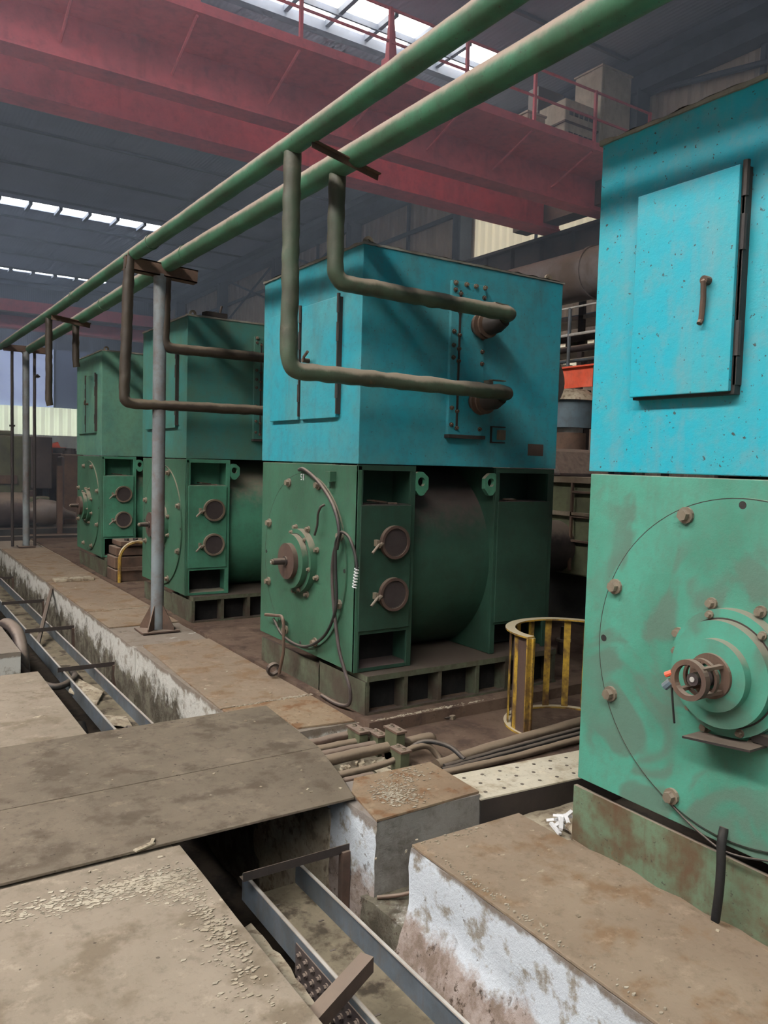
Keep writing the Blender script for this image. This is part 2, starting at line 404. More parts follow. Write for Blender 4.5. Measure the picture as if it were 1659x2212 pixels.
plate([(1.88,10.49),(2.54,10.49),(2.54,14.3),(1.88,14.3)], -.012, 'farthest curb plate beside the fourth machine', M['curbtop'])

tag(MB().box(-.23,.23,-.10,.10,0,.03).build('wooden_plank', M['debris'], loc=(2.19,10.44,.002), bevel=.003), 'pale flat plank lying across the curb beside the fourth motor', 'plank')
# walls, roof
def corr_wall(name, m, x=None, y=None, a0=0, a1=1, z0=0, z1=1, pitch=.25, depth=.05, t=.06):
    b = MB(); pts = []; a = a0; k = 0
    prof = ((0, 0), (.35, 0), (.5, 1), (.85, 1))
    while a < a1:
        for f, h in prof: pts.append((min(a+f*pitch, a1), h*depth))
        a += pitch
    pts.append((a1, 0))
    P = [((x-h, q) if x is not None else (q, y-h)) for q, h in pts]
    bm = b.bm
    lo = [bm.verts.new((p[0], p[1], z0)) for p in P]; hi = [bm.verts.new((p[0], p[1], z1)) for p in P]
    for i in range(len(P)-1): bm.faces.new((lo[i], lo[i+1], hi[i+1], hi[i]))
    o = b.build(name, m)
    s = o.modifiers.new('sheet', 'SOLIDIFY'); s.thickness = t; s.offset = 0
    return struct(o)
corr_wall('wall_right', M['sheet'], x=14.6, a0=-12, a1=60, z0=0, z1=10.5, pitch=.3)
corr_wall('window_1', M['sheetlit'], x=14.50, a0=12.3, a1=17.7, z0=5.8, z1=8.75, pitch=.3)
corr_wall('window_2', M['sheetlit'], x=14.50, a0=6.3, a1=17.7, z0=3.7, z1=4.6, pitch=.3)
corr_wall('wall_far', M['sheet'], y=50.2, a0=-30, a1=14.6, z0=0, z1=10.5, pitch=.4)
corr_wall('window_3', M['endlit'], y=46, a0=1.0, a1=14.0, z0=2.55, z1=4.05, pitch=.45, depth=.12)
struct(MB().box(1.0, 8.7, 46.2, 46.3, 4.05, 7.2).build('window_4', M['bluewin']))
struct(MB().box(8.7, 14.0, 46.2, 46.3, 4.05, 7.2).build('window_5', M['bluewin2']))
struct(MB().box(-30, 14.6, 46.3, 46.6, 7.2, 10.5).build('wall_far_top', M['roof']))
b = MB()
for x in (1.0, 3.4, 5.9, 7.3, 8.7, 11.3): b.box(x-.05, x+.05, 46.08, 46.2, 4.05, 7.2)
struct(b.build('window_frame', M['beam']))
struct(MB().box(-30, -29.8, -12, 60, 0, 10.4).build('wall_left', M['sheet']))
# roof with strip openings glazed by the skylights
def roof_piece(x0, x1, y0, y1):
    return struct(MB().box(x0, x1, y0, y1, 10.4, 10.5).build('ceiling', M['roof']))
KX0, KX1 = -7.0, -5.4            # glazed strip along the hall, left of the pipes
roof_piece(-30, KX0, -12, 60)
for y0, y1 in ((-12, 13.45), (14.55, 30.75), (31.65, 42.4), (42.8, 60)):
    roof_piece(KX1, 14.6, y0, y1)
for y0, y1, a, c in ((13.45, 14.55, 4.2, 11.6), (30.75, 31.65, -5.4, 9.9), (42.4, 42.8, -5.4, 10.5)):
    if a > KX1: roof_piece(KX1, a, y0, y1)
    roof_piece(c, 14.6, y0, y1)
struct(MB().box(4.2, 11.6, 13.45, 14.55, 10.44, 10.48).build('window_6', M['sky']))
struct(MB().box(-5.4, 9.9, 30.75, 31.65, 10.44, 10.48).build('window_7', M['skyb']))
struct(MB().box(-5.4, 10.5, 42.4, 42.8, 10.44, 10.48).build('window_8', M['skyb']))
struct(MB().box(KX0, KX1, -12, 12, 10.42, 10.48).build('window_9', M['skykey']))
roof_piece(KX0, KX1, 12, 60)
b = MB()
for x in [4.2+.92*i for i in range(9)]: b.box(x-.045, x+.045, 13.4, 14.6, 10.30, 10.42)
b.box(4.2, 11.6, 14.02, 14.07, 10.28, 10.40); b.box(4.2, 11.6, 14.55, 14.75, 10.2, 10.4)
for x in [-5+1.0*i for i in range(16)]: b.box(x-.06, x+.06, 30.7, 31.7, 10.30, 10.42)
for x in [-5+1.0*i for i in range(16)]: b.box(x-.08, x+.08, 42.3, 42.9, 10.30, 10.42)
struct(b.build('skylight_mullions', M['beam']))
b = MB()
for y in range(0, 60, 3):
    if not 12.5 < y < 15.5: b.box(-29, 14.5, y-.04, y+.04, 10.34, 10.4)
struct(b.build('ceiling_purlins', M['beam']))
b = MB(); b.box(14.1, 14.5, -12, 46, 9.75, 10.35); b.box(13.75, 14.1, -12, 46, 10.1, 10.3)
struct(b.build('trim_1', M['beam']))
for y in (6, 12, 18, 24, 30, 36, 42):
    b = MB(); b.box(14.02, 14.42, y-.18, y-.15, 0, 9.8); b.box(14.02, 14.42, y+.15, y+.18, 0, 9.8); b.box(14.2, 14.24, y-.15, y+.15, 0, 9.8)
    struct(b.build('wall_column', M['beam']))
b = MB()
for z in (5.2, 7.25, 8.8): b.box(14.38, 14.46, -12, 46, z-.06, z+.06)
for y0 in (24, 30):
    b.tube([(14.36, y0+.2, 8.0), (14.36, y0+5.8, 9.9)], .05, 6); b.tube([(14.36, y0+.2, 9.9), (14.36, y0+5.8, 8.0)], .05, 6)
b.tube([(14.36, 6.3, 8.9), (14.36, 11.6, 9.75)], .06, 6)
struct(b.build('wall_girts', M['beam']))
for y in (9.2, 15.2, 21, 27): struct(MB().box(14.40, 14.48, y-.05, y+.05, 5, 9.8).build('trim_2', M['beam']))

# crane runway on the right wall
t = thing('crane_runway', 'dark steel crane runway girder along the right wall columns', 'girder', (13.55, 20, 6.6))
b = MB(); b.box(-.16, .16, -26, 24, .33, .37); b.box(-.16, .16, -26, 24, -.37, -.33); b.box(-.02, .02, -26, 24, -.33, .33)
b.build('girder_beam', M['milldark'], t)
for k in range(50): MB().box(-.14, .14, -26+k, -25.97+k, -.33, .33).build('stiffener', M['milldark'], t)
b = MB(); b.box(-.03, .03, -26, 24, .37, .45); b.build('crane_rail', M['darksteel'], t)

# ---------------------------------------------------------------- overhead crane
t = thing('overhead_crane', 'red double girder overhead travelling crane spanning the hall', 'crane', (0, 0, 7.0))
for y0, y1, nm in ((11.85, 12.25, 'girder'), (13.35, 13.88, 'girder')):
    b = MB()
    b.box(-14, 13.4, y0, y1, 0, .03); b.box(-14, 13.4, y0, y1, 1.15, 1.18)
    b.box(-14, 13.4, y0+.04, y0+.07, .03, 1.15); b.box(-14, 13.4, y1-.07, y1-.04, .03, 1.15)
    g = b.build(nm, M['red'], t)
b = MB(); b.box(-14, 13.3, 10.77, 11.88, .60, .64); b.box(-14, 13.3, 10.74, 10.77, .60, .74)
b.build('walkway', M['red'], t)
for k in range(18):
    x = -13.2+1.55*k
    MB().tube([(x, 10.8, .58), (x, 11.85, .20)], .022, 6).build('walkway_bracket', M['red'], t)
b = MB()
for k in range(18):
    x = -13.2+1.55*k
    b.box(x-.025, x+.025, 10.74, 10.79, .74, 1.68)
for z in (1.15, 1.64): b.box(-13.2, 13.2, 10.75, 10.78, z, z+.035)
b.build('railing', M['red'], t)
b = MB(); b.box(12.9, 13.35, 11.4, 14.4, .1, .95); b.build('end_truck', M['rust'], t)
b = MB(); b.prism([(7.0, 10.9, 1.0), (7.18, 10.9, 1.0), (7.1, 10.9, 1.75), (7.06, 10.9, 1.75)], (0, .08, 0)); b.box(6.98, 7.2, 10.85, 11.05, .64, 1.0)
b.build('warning_cone', M['red'], t)
def crane_box(name, x0, x1, y0, y1, z0, z1, label, m, extra=None):
    t2 = thing(name, label, 'cabinet', ((x0+x1)/2, (y0+y1)/2, z0))
    w, d, h = (x1-x0)/2, (y1-y0)/2, z1-z0
    MB().box(-w, w, -d, d, 0, h).build('cabinet_body', m, t2, bevel=.02)
    if extra:
        for i in range(extra[0]):
            for j in range(extra[1]):
                u = -w+.09+(2*w-.18)*(i+.5)/extra[0]; z = h*(j+.5)/extra[1]
                MB().box(u-.05, u+.05, -d-.012, -d+.01, z-.07, z+.05).build('vent_slot', M['hollow'], t2)
        MB().box(-w-.03, w+.03, -d-.03, d+.03, h*.48, h*.52).build('cabinet_band', M['rust'], t2)
    else:
        MB().box(-w-.02, w+.02, -d-.02, d+.02, h, h+.03).build('cabinet_lid', m, t2)
        MB().box(-w*.8, w*.8, -d-.012, -d, h*.1, h*.92).build('cabinet_door', m, t2)
    return t2
crane_box('resistor_cabinet', 12.0, 12.85, 11.0, 11.7, 7.645, 9.35, 'tall pale cabinet standing on the red crane walkway', M['crate'])
crane_box('resistor_cabinet', 11.05, 11.9, 11.0, 11.7, 7.64, 8.5, 'lower pale cabinet with dark vent slots left of the tall cabinet on the crane', M['crate'], (5, 2))
crane_box('resistor_cabinet', 10.2, 10.65, 11.1, 11.6, 7.64, 8.05, 'small white box lying on the red crane walkway', M['crate'])
tag(MB().box(11.3, 12.0, 12.0, 12.3, 8.2, 9.15).build('junction_box', M['brown'], bevel=.01), 'brown box behind the tall pale cabinet on the crane', 'box')
t = thing('hall_crane_far', 'distant dull red overhead crane at the far end of the hall', 'crane', (0, 0, 7.0)); t.name = 'overhead_crane'
b = MB(); b.box(-20, 13.4, 38.0, 38.6, 0, 1.2); b.build('girder', M['red'], t)
b = MB(); b.box(-20, 13.4, 37.2, 38.0, .5, .56); b.build('walkway', M['brown'], t)

# ---------------------------------------------------------------- the drive machines
W, L_ = 1.41, 1.69
def port(t, u, z, rimm):
    p = MB().cyl((u, -.034, z), (u, .005, z), .094, 32).build('inspection_port', M['hollow'], t, smooth=True)
    MB().ring((u, -.045, z), (0, 1, 0), .090, .108, .045).build('port_rim', rimm, p, smooth=True)
    MB().ring((u, -.0355, z), (0, 1, 0), .086, .0905, .003).build('port_gasket', M['darksteel'], p)
    b = MB().tube([(u-.10, -.035, z-.005), (u-.135, -.05, z-.02)], .014, 8)
    b.tube([(u-.13, -.05, z-.005), (u-.185, -.055, z-.06)], .009, 8).box(u-.15, u-.13, -.05, 0, z-.02, z+.02)
    b.build('clamp_lever', M['bolt'], p)
def machine(y0, label, up, low, side, pl, doors=(0, 1), panel=True, loc_extra=None, near=False):
    t = thing('drive_motor', label, 'motor', (2.56, y0, 0), 'row of green and blue drive motors')
    # plinth and base frame
    b = MB()
    b.box(.045, L_, -.095, .30, .225, .262); b.box(.13, L_, .30, W+.06, .225, .262)
    b.box(.045, .065, -.095, W+.06, -.2, .2)
    b.box(.045, L_, .5, .53, -.2, .225)
    for u in (.05, .345, .62, .945, 1.21, 1.46, L_-.02): b.box(u-.015, u+.015, -.09, .5, -.05, .225)
    b.box(.05, L_, -.10, -.06, -.05, .03)
    b.build('plinth', pl, t)
    MB().box(.07, L_-.03, .02, .49, .0, .224).build('plinth_shade_core', M['recess_shade'], t)  # black block standing in for the shade within the plinth openings
    # front plate with round cover
    MB().box(0, .03, 0, W, .265, 1.575).build('front_plate', low, t, bevel=.004)
    cv, cz = W/2, .9
    MB().cyl((-.012, cv, cz), (.01, cv, cz), .61, 96).build('end_cover', low, t)
    MB().ring((-.0125, cv, cz), (1,0,0), .606, .609, .002, 96).build('cover_seam', M['darksteel'], t)
    for k in range(16):
        a = math.radians(22.5*k)
        if k % 2 == 0:
          if k % 4 == 0:
              MB().cyl((-.0135, cv+.585*math.cos(a), cz+.585*math.sin(a)), (-.01, cv+.585*math.cos(a), cz+.585*math.sin(a)), .014, 16).build('bolt_hole', M['black'], t)
        else:
            MB().hexbolt((-.012, cv+.578*math.cos(a), cz+.578*math.sin(a)), (-1, 0, 0), .021, .034).build('cover_bolt', M['bolt'], t)
    hub = M['green1'] if near else M['brown']
    MB().ring((-.063, cv, cz), (1,0,0), .186, .192, .002, 64).build('housing_seam', M['darksteel'], t)
    MB().tube([(-.01, cv, cz), (-.062, cv, cz)], .222, 64).build('hub_flange', low, t, smooth=True)
    MB().tube([(-.062, cv, cz), (-.105, cv, cz)], .186, 64).build('bearing_housing', low, t, smooth=True)
    MB().tube([(-.105, cv, cz), (-.14, cv+.0, cz)], .125, 48).build('bearing_cap', hub if not near else low, t, smooth=True)
    for k in range(8):
        a = math.radians(22+45*k)
        MB().hexbolt((-.012, cv+.245*math.cos(a), cz+.245*math.sin(a)), (-1, 0, 0), .014, .03).build('hub_bolt', M['bolt'], t)
    for k in range(6):
        a = math.radians(10+60*k)
        MB().hexbolt((-.062, cv+.204*math.cos(a), cz+.206*math.sin(a)), (-1, 0, 0), .010, .02).build('hub_bolt', M['bolt'], t)
    if near:
        MB().tube([(-.11, cv, cz), (-.18, cv, cz), (-.181, cv, cz), (-.245, cv, cz)], [.032, .032, .022, .022], 24).build('shaft', M['milldark'], t, smooth=True)
        MB().cyl((-.245, cv, cz), (-.248, cv, cz), .009, 12).build('shaft_centre', M['silver'], t)
        b = MB()
        b.ring((-.27, cv, cz), (1, 0, 0), .052, .069, .024); b.ring((-.205, cv, cz), (1, 0, 0), .056, .066, .014)
        b.ring((-.152, cv, cz), (1, 0, 0), .045, .078, .014)
        for a in (45, 135, 225, 315):
            ca, sa = math.cos(math.radians(a))*.062, math.sin(math.radians(a))*.062
            b.obox((-.20, cv+ca, cz+sa), (.12, .018, .012), (0, 0, 0))
        b.build('shaft_bracket', M['rust'], t)
        b = MB(); b.tube([(-.262, cv+.068, cz+.01), (-.27, cv+.088, cz-.002)], .010, 8); b.build('sensor_tip', M['orange'], t)
        b = MB(); b.tube([(-.262, cv+.070, cz-.022), (-.27, cv+.090, cz-.045)], .014, 8); b.build('sensor_plug', M['bluegrey'], t)
        b = MB(); b.tube(spline([(-.262, cv+.066, cz-.04), (-.25, cv+.066, cz-.11), (-.235, cv+.068, cz-.17)]), .004, 6); b.build('sensor_lead', M['black'], t)
        b = MB(); b.obox((-.08, cv-.02, cz-.235), (.10, .26, .008), (-.12, .0, 0)); b.obox((-.03, cv-.15, cz-.20), (.03, .10, .03), (0, 0, 0))
        b.build('drip_tray', M['darksteel'], t)
    else:
        MB().tube([(-.11, cv, cz), (-.15, cv, cz), (-.151, cv, cz), (-.235, cv, cz)], [.034, .034, .024, .022], 24).build('shaft', M['darksteel'], t, smooth=True)
        MB().tube([(-.235, cv, cz), (-.25, cv, cz)], .018, 16).build('shaft_collar', M['bolt'], t)
        MB().cyl((-.25, cv, cz), (-.253, cv, cz), .006, 12).build('shaft_centre', M['silver'], t)
    # left column of the near side
    b = MB()
    b.box(0, .44, 0, .02, 1.545, 1.58); b.box(.0, .04, .001, .02, .265, 1.545); b.box(.40, .44, .001, .02, .265, 1.545)
    b.box(.43, .44, .02, .62, .265, 1.58); b.box(.03, .43, .25, .27, .265, 1.58)
    b.box(.03, .43, .0, .25, 1.318, 1.33); b.box(.03, .43, 0, .25, .505, .53); b.box(.03, .43, .004, .25, .265, .29)
    b.build('side_frame', side, t, bevel=.002)
    MB().box(.04, .43, .20, .248, .29, .505).build('recess_shade_panel', M['recess_shade'], t)  # black panel paints the deep shade of the lower left opening
    MB().box(1.14, L_-.03, .20, .248, .29, .47).build('recess_shade_panel', M['recess_shade'], t)  # same painted shade for the lower opening of the right column
    pn = MB().box(.02, .405, -.014, .012, .53, 1.325).build('port_panel', side, t, bevel=.003)
    rimm = M['brown'] if y0 < 5 else M['bolt']
    port(t, .27, 1.09, rimm); port(t, .27, .755, rimm)
    # right column
    b = MB()
    b.box(1.125, L_, 0, .02, 1.545, 1.58); b.box(1.125, 1.165, .001, .02, .265, 1.545); b.box(1.63, L_, .001, .02, .265, 1.545)
    b.box(1.125, 1.137, .02, .70, .265, 1.58); b.box(L_-.02, L_, .02, W, .265, 1.58); b.box(1.14, L_-.02, .25, .27, .265, 1.58)
    b.box(1.14, L_-.02, 0, .25, 1.325, 1.345); b.box(1.14, L_-.02, 0, .25, .47, .49)
    b.build('side_frame', side, t, bevel=.002)
    MB().box(1.15, 1.645, -.010, .012, .487, 1.345).build('side_panel', side, t, bevel=.003)
    for c, dd, rr in (((.22, .12, 1.345), (.12, .07, .01), (0, .1, .3)), ((.3, .06, 1.335), (.06, .03, .01), (0, 0, -.4)), ((1.35, .1, 1.355), (.1, .05, .01), (.1, 0, .2))):
        MB().obox(c, dd, rr).build('loose_scrap', M['rust'], t)
    # round stator between the columns
    MB().tube([(.44, .73, .92), (1.125, .73, .92)], .69, 96, cap=False).build('stator_barrel', side, t, smooth=True)
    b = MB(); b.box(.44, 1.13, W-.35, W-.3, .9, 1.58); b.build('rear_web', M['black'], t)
    for u, s in ((.44, 1), (1.125, -1)):
        b = MB(); c = (u+s*.048, .0, 1.478)
        prof = [(0, -.06), (0, .065), (s*.055, .065), (s*.10, .03), (s*.10, -.045), (s*.06, -.092), (s*.03, -.092)]
        # plate with a hole: outer polygon ring to circle
        bm = b.bm; n = 28; rings = []
        cx_, cz_ = u+s*.045, 1.478
        def outer(a):
            best = 1e9
            d = Vector((math.cos(a), math.sin(a)))
            P = [Vector((u+p[0]-cx_, p[1])) for p in prof]
            for i in range(len(P)):
                p, q = P[i], P[(i+1) % len(P)]; e = q-p
                den = d.x*e.y-d.y*e.x
                if abs(den) < 1e-9: continue
                tt = (p.x*e.y-p.y*e.x)/den; ss = (p.x*d.y-p.y*d.x)/den
                if tt > 0 and -1e-6 <= ss <= 1+1e-6: best = min(best, tt)
            return best
        for y in (-.004, .03):
            for rr in (0, 1):
                rings.append([bm.verts.new((cx_+math.cos(2*PI*k/n)*(.030 if rr == 0 else outer(2*PI*k/n)), y,
                              cz_+math.sin(2*PI*k/n)*(.030 if rr == 0 else outer(2*PI*k/n)))) for k in range(n)])
        for a, c2 in ((0, 1), (2, 3), (0, 2), (1, 3)):
            for k in range(n): bm.faces.new((rings[a][k], rings[a][(k+1) % n], rings[c2][(k+1) % n], rings[c2][k]))
        b.build('lifting_lug', M['green3s'] if y0 > 3 else side, t)
    # upper housing
    MB().box(-.006, L_+.006, -.006, W+.006, 1.585, 2.925).build('upper_housing', up, t, bevel=.004)
    b = MB()
    # dusty lid with a slightly wavy crusted edge
    o = MB()
    N_ = 60
    bm = o.bm
    per = []
    for k in range(N_): per.append((-.016+(L_+.032)*k/N_, -.016))
    for k in range(N_): per.append((L_+.016, -.016+(W+.032)*k/N_))
    for k in range(N_): per.append((L_+.016-(L_+.032)*k/N_, W+.016))
    for k in range(N_): per.append((-.016, W+.016-(W+.032)*k/N_))
    lo = [bm.verts.new((x, y, 2.922-.006*abs(noise.noise(Vector((x*16, y*16+y0, 1)))) )) for x, y in per]
    hi = [bm.verts.new((x, y, 2.936+.010*noise.noise(Vector((x*14, y*14+y0, 5))))) for x, y in per]
    bm.faces.new(lo[::-1]); bm.faces.new(hi)
    for i in range(len(per)): bm.faces.new((lo[i], lo[(i+1) % len(per)], hi[(i+1) % len(per)], hi[i]))
    o.build('housing_lid', M['lid'], t)
    for u, v in ((.06, .05), (1.6, .05)):
        b = MB(); b.ring((u, v-.008, 2.955), (0, 1, 0), .014, .034, .016, 20); b.cyl((u, v, 2.93), (u, v, 2.94), .025, 12)
        b.build('lifting_eye', M['bolt'], t)
    for i, (v0, v1) in enumerate(((.245, .742), (.775, 1.232))):
        if i not in doors: continue
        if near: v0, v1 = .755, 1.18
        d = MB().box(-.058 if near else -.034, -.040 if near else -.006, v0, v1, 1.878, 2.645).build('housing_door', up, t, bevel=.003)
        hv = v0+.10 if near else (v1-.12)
        if near: MB().box(-.040, -.004, v0-.012, v1-.004, 1.868, 2.635).build('door_shade_strip', M['black'], d)  # black strip added as the shadow gap below and beside the door
        if i == 0 or near:
            b = MB(); ho = -.03 if near else 0; b.cyl((-.034, hv, 2.27), (-.085, hv, 2.27), .016, 12); b.tube([(-.07, hv, 2.275), (-.085, hv, 2.265), (-.075, hv+.004, 2.21), (-.07, hv+.012, 2.135), (-.08, hv+.012, 2.12)] if near else
                  [(-.07, hv, 2.265), (-.085, hv-.02, 2.29), (-.085, hv-.075, 2.32)], .010, 8)
            b.build('handle', M['rust'], d)
        b = MB(); b.box(-.04, -.006, v0-.016, v0-.004, 1.90, 2.64)
        for z in (2.06, 2.42, 2.6): b.cyl((-.035, v0-.01, z-.06), (-.035, v0-.01, z+.06), .012, 8)
        b.build('hinge', M['darksteel'], d)
    if panel:
        p = MB().box(.665, .955, -.030, -.004, 1.79, 2.80).build('cooler_cover', up, t, bevel=.003)
        b = MB()
        for z in (1.84, 1.95, 2.1, 2.28, 2.36, 2.45, 2.6, 2.72):
            for u, q in ((.935, 0), (.735, 0), (.69, .02)): MB().hexbolt((u, -.03, z+q), (0, -1, 0), .010, .018).build('cover_bolt', M['rust'], p)
        for u in (.69, .78, .86, .94): MB().hexbolt((u, -.03, 2.785), (0, -1, 0), .011, .022).build('cover_bolt', M['bolt'], p)
        MB().box(.728, .742, -.037, -.03, 1.84, 2.74).build('cover_rib', M['darksteel'], p)
        MB().box(.655, .965, -.060, -.004, 1.772, 1.795).build('drip_edge', M['darksteel'], p)
        b = MB(); b.box(1.052, 1.18, -.02, -.006, 1.86, 1.868); b.box(1.052, 1.18, -.02, -.006, 1.752, 1.76); b.box(1.052, 1.06, -.02, -.006, 1.76, 1.86)
        b.build('gauge_frame', M['darksteel'], t)
        MB().box(1.11, 1.165, -.045, -.006, 1.775, 1.845).build('gauge', M['bolt'], t, bevel=.006)
        MB().box(1.41, 1.56, -.009, -.004, 1.675, 1.758).build('nameplate', M['brown'], t)
    return t
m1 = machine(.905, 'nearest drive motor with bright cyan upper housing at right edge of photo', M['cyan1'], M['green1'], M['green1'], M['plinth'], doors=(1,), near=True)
m2 = machine(4.195, 'second drive motor in middle, teal upper housing over green base, looped hoses hanging', M['cyan2'], M['green2'], M['green2s'], M['plinth2'])
m3 = machine(7.33, 'third drive motor behind the grey pipe post, dull teal', M['teal3'], M['green2'], M['green3s'], M['plinth2'])
m4 = machine(10.54, 'fourth and farthest drive motor behind the yellow hoop, pale green teal', M['teal4'], M['green2'], M['green3s'], M['plinth2'])
# small things on the lid of the third motor
b = MB(); b.obox((.28, .05, 2.965), (.22, .10, .045), (0, 0, .1)); b.tube([(.33, .05, 2.98), (.345, .04, 3.06)], .012, 8); b.build('lid_fitting', M['darksteel'], m3)
# conduit box and small tube on the second motor's face
b = MB(); b.box(-.045, 0, .275, .36, 1.465, 1.53); b.tube([(-.03, .31, 1.46), (-.035, .31, 1.42)], .012, 8); b.build('terminal_box', M['green2'], m2)
b = MB(); b.tube(spline([(-.03, .364, 1.31), (-.05, .385, 1.29), (-.055, .41, 1.24), (-.05, .425, 1.17), (-.05, .46, 1.10)]), .008, 8); b.build('oil_tube', M['darksteel'], m2)

b = MB(); X0, X1 = -.0150, -.0142
for (y, z, w, h) in ((.735,1.500,.022,.005),(.744,1.490,.005,.020),(.735,1.481,.020,.005),(.727,1.472,.005,.018),(.736,1.462,.020,.005),(.704,1.481,.007,.044)):
    b.box(X0, X1, y-w/2, y+w/2, z-h/2, z+h/2)
b.build('painted_number', M['paper'], m2)
# hoses on the second motor
def hose(name, pts, r, label, m, cat='hose', n=6):
    o = MB().tube(spline(pts, n), r, 10).build(name, m, smooth=True)
    return tag(o, label, cat)
hose('hose', [(2.54,4.96,1.53),(2.525,4.85,1.535),(2.52,4.64,1.46),(2.52,4.434,1.318),(2.515,4.337,1.147),(2.51,4.392,1.0),(2.515,4.412,.839),(2.51,4.366,.636),(2.51,4.296,.409),(2.52,4.232,.275),(2.53,4.18,.168),(2.535,4.2,.07),(2.54,4.35,.03),(2.545,4.57,.028)], .012, 'long brown-black hose arching over the second motor cover down to the floor', M['milldark'])
hose('hose', [(2.50,4.332,1.04),(2.49,4.285,1.137),(2.485,4.24,1.156),(2.48,4.15,1.13),(2.48,4.08,1.04),(2.48,4.05,.95)], .010, 'short black hose looping off the second motor corner to a white spiral wrap', M['black'])
hose('hose', [(2.49,4.27,1.15),(2.495,4.34,1.08),(2.50,4.345,.911),(2.50,4.325,.704),(2.50,4.381,.559),(2.505,4.51,.433),(2.51,4.715,.335),(2.51,4.908,.31),(2.51,5.115,.337),(2.52,5.28,.42)], .010, 'thin black hose drooping along the lower rim of the second motor cover', M['black'])
b = MB()
for k in range(60):
    a0, a1 = k/60*14*PI, (k+1)/60*14*PI
    z0, z1 = .96-.13*k/60, .96-.13*(k+1)/60
    b.tube([(2.48+.013*math.cos(a0), 4.052+.013*math.sin(a0)+(.96-z0)*.2, z0), (2.48+.013*math.cos(a1), 4.052+.013*math.sin(a1)+(.96-z1)*.2, z1)], .0035, 6)
tag(b.build('spiral_wrap', M['paper'], smooth=True), 'white spiral cable wrap hanging at the second motor corner', 'cable wrap')
t = thing('drain_pipe', 'thin bent rusty pipe rising from the floor beside the second motor front', 'pipe', (2.5, 5.1, .02))
b = MB(); b.tube(fillet([(0,.28,.415),(0,.0,.455),(0,-.03,.40),(0,-.035,.2),(0,.03,.03)], .04), .012, 8, dent=.002); b.build('pipe_run', M['rust'], t, smooth=True)
b = MB(); b.ring((-.02, .07, .045), (0,1,.3), .035, .052, .03, 20); b.build('pipe_clamp', M['darksteel'], t)
hose('hose', [(2.545,1.61,.335),(2.53,1.608,.28),(2.53,1.605,.2),(2.535,1.61,.1),(2.55,1.628,-.02)], .016, 'black hose hanging from the bottom of the nearest motor cover', M['black'])
hose('cable', [(2.545,1.84,.336),(2.54,1.753,.297),(2.535,1.674,.272),(2.535,1.611,.256),(2.54,1.528,.263),(2.545,1.40,.295),(2.545,1.2,.31)], .004, 'thin black cable sagging along the bottom of the nearest motor', M['black'], 'cable')

# ---------------------------------------------------------------- overhead pipes and branches
P1 = [(1.88,.6,3.235),(1.90,1.5,3.24),(1.935,3.95,3.279),(2.00,7.15,3.36),(1.965,10.5,3.34),(1.95,14.9,3.37)]
P2 = [(2.17,.5,3.175),(2.18,1.5,3.18),(2.215,3.95,3.235),(2.295,7.15,3.315),(2.30,10.5,3.30),(2.34,14.9,3.33)]
for P, r, lb in ((P1, .055, 'long overhead green dusty pipe, left one of the pair'), (P2, .068, 'long overhead green dusty pipe, right and thicker one of the pair')):
    t = thing('overhead_pipe', lb, 'pipe', P[0])
    o = Vector(P[0])
    MB().tube([q-o for q in dense(P, .1)], r, 28, dent=.003).build('pipe_run', M['pipe'], t, smooth=True)
    for y in (6.6, 9.4):
        b = MB()
        q = [Vector(p) for p in P]
        i = max(j for j in range(len(q)-1) if q[j].y <= y); a = q[i].lerp(q[i+1], (y-q[i].y)/(q[i+1].y-q[i].y))-o
        b.tube([a+Vector((0,-.02,0)), a+Vector((0,.02,0))], r+.006, 28)
        b.build('weld_band', M['pipe'], t, smooth=True)
def branch(pts, r, label, rad=.09, m='branch'):
    o = Vector(pts[0]); t = thing('branch_pipe', label, 'pipe', o)
    MB().tube([Vector(p)-o for p in dense(fillet(pts, rad, 8), .025)], r, 24, dent=.007).build('pipe_run', M[m], t, smooth=True)
    return t
G = None
branch([(1.935,3.93,3.24),(1.935,3.93,2.085),(3.49,3.87,2.066),(3.49,4.0,2.06)], .047, 'lower branch pipe crossing the second motor side, dropping from the left overhead pipe')
branch([(2.212,3.93,3.19),(2.212,3.93,2.60),(3.49,3.87,2.57),(3.49,4.0,2.565)], .047, 'upper branch pipe crossing the second motor side, dropping from the right overhead pipe')
branch([(1.955,7.13,3.33),(1.915,7.13,2.055),(3.49,7.07,2.066),(3.49,7.2,2.06)], .047, 'lower branch pipe crossing the third motor beside the grey post', m='branchdark')
branch([(2.29,7.16,3.25),(2.27,7.13,2.575),(3.49,7.07,2.57),(3.49,7.2,2.565)], .047, 'upper branch pipe crossing the third motor behind the grey post', m='branchdark')
branch([(1.965,10.8,3.33),(1.965,10.8,2.25),(1.98,10.8,2.2)], .042, 'short cut-off pipe stub hanging from the left overhead pipe far away', m='branchdark')
branch([(2.30,10.85,3.26),(2.30,10.85,2.78),(2.31,10.85,2.72)], .042, 'shorter cut-off pipe stub hanging from the right overhead pipe far away', m='branchdark')
def valve(x, y0, z, label):
    t = thing('butterfly_valve', label, 'valve', (x, y0, z))
    MB().tube([(0,0,0),(-.01,.05,-.02),(-.03,.14,-.03),(-.05,.21,-.02)], [.055,.068,.074,.064], 20, dent=.006).build('valve_body', M['darksteel'], t, smooth=True)
    b = MB(); b.ring((-.04,.14,-.03), (0,1,0), .02, .092, .016, 24); b.ring((-.035,.10,-.03), (0,1,0), .02, .088, .014, 24); b.build('flange', M['rust'], t)
    b = MB(); b.cyl((-.03,.09,.03), (-.03,.09,.10), .012, 10); b.obox((.03,.07,.105), (.17,.03,.008), (0,-.05,.3)); b.obox((-.04,.08,.085), (.05,.04,.03), (0,0,.2)); b.build('valve_lever', M['bolt'], t)
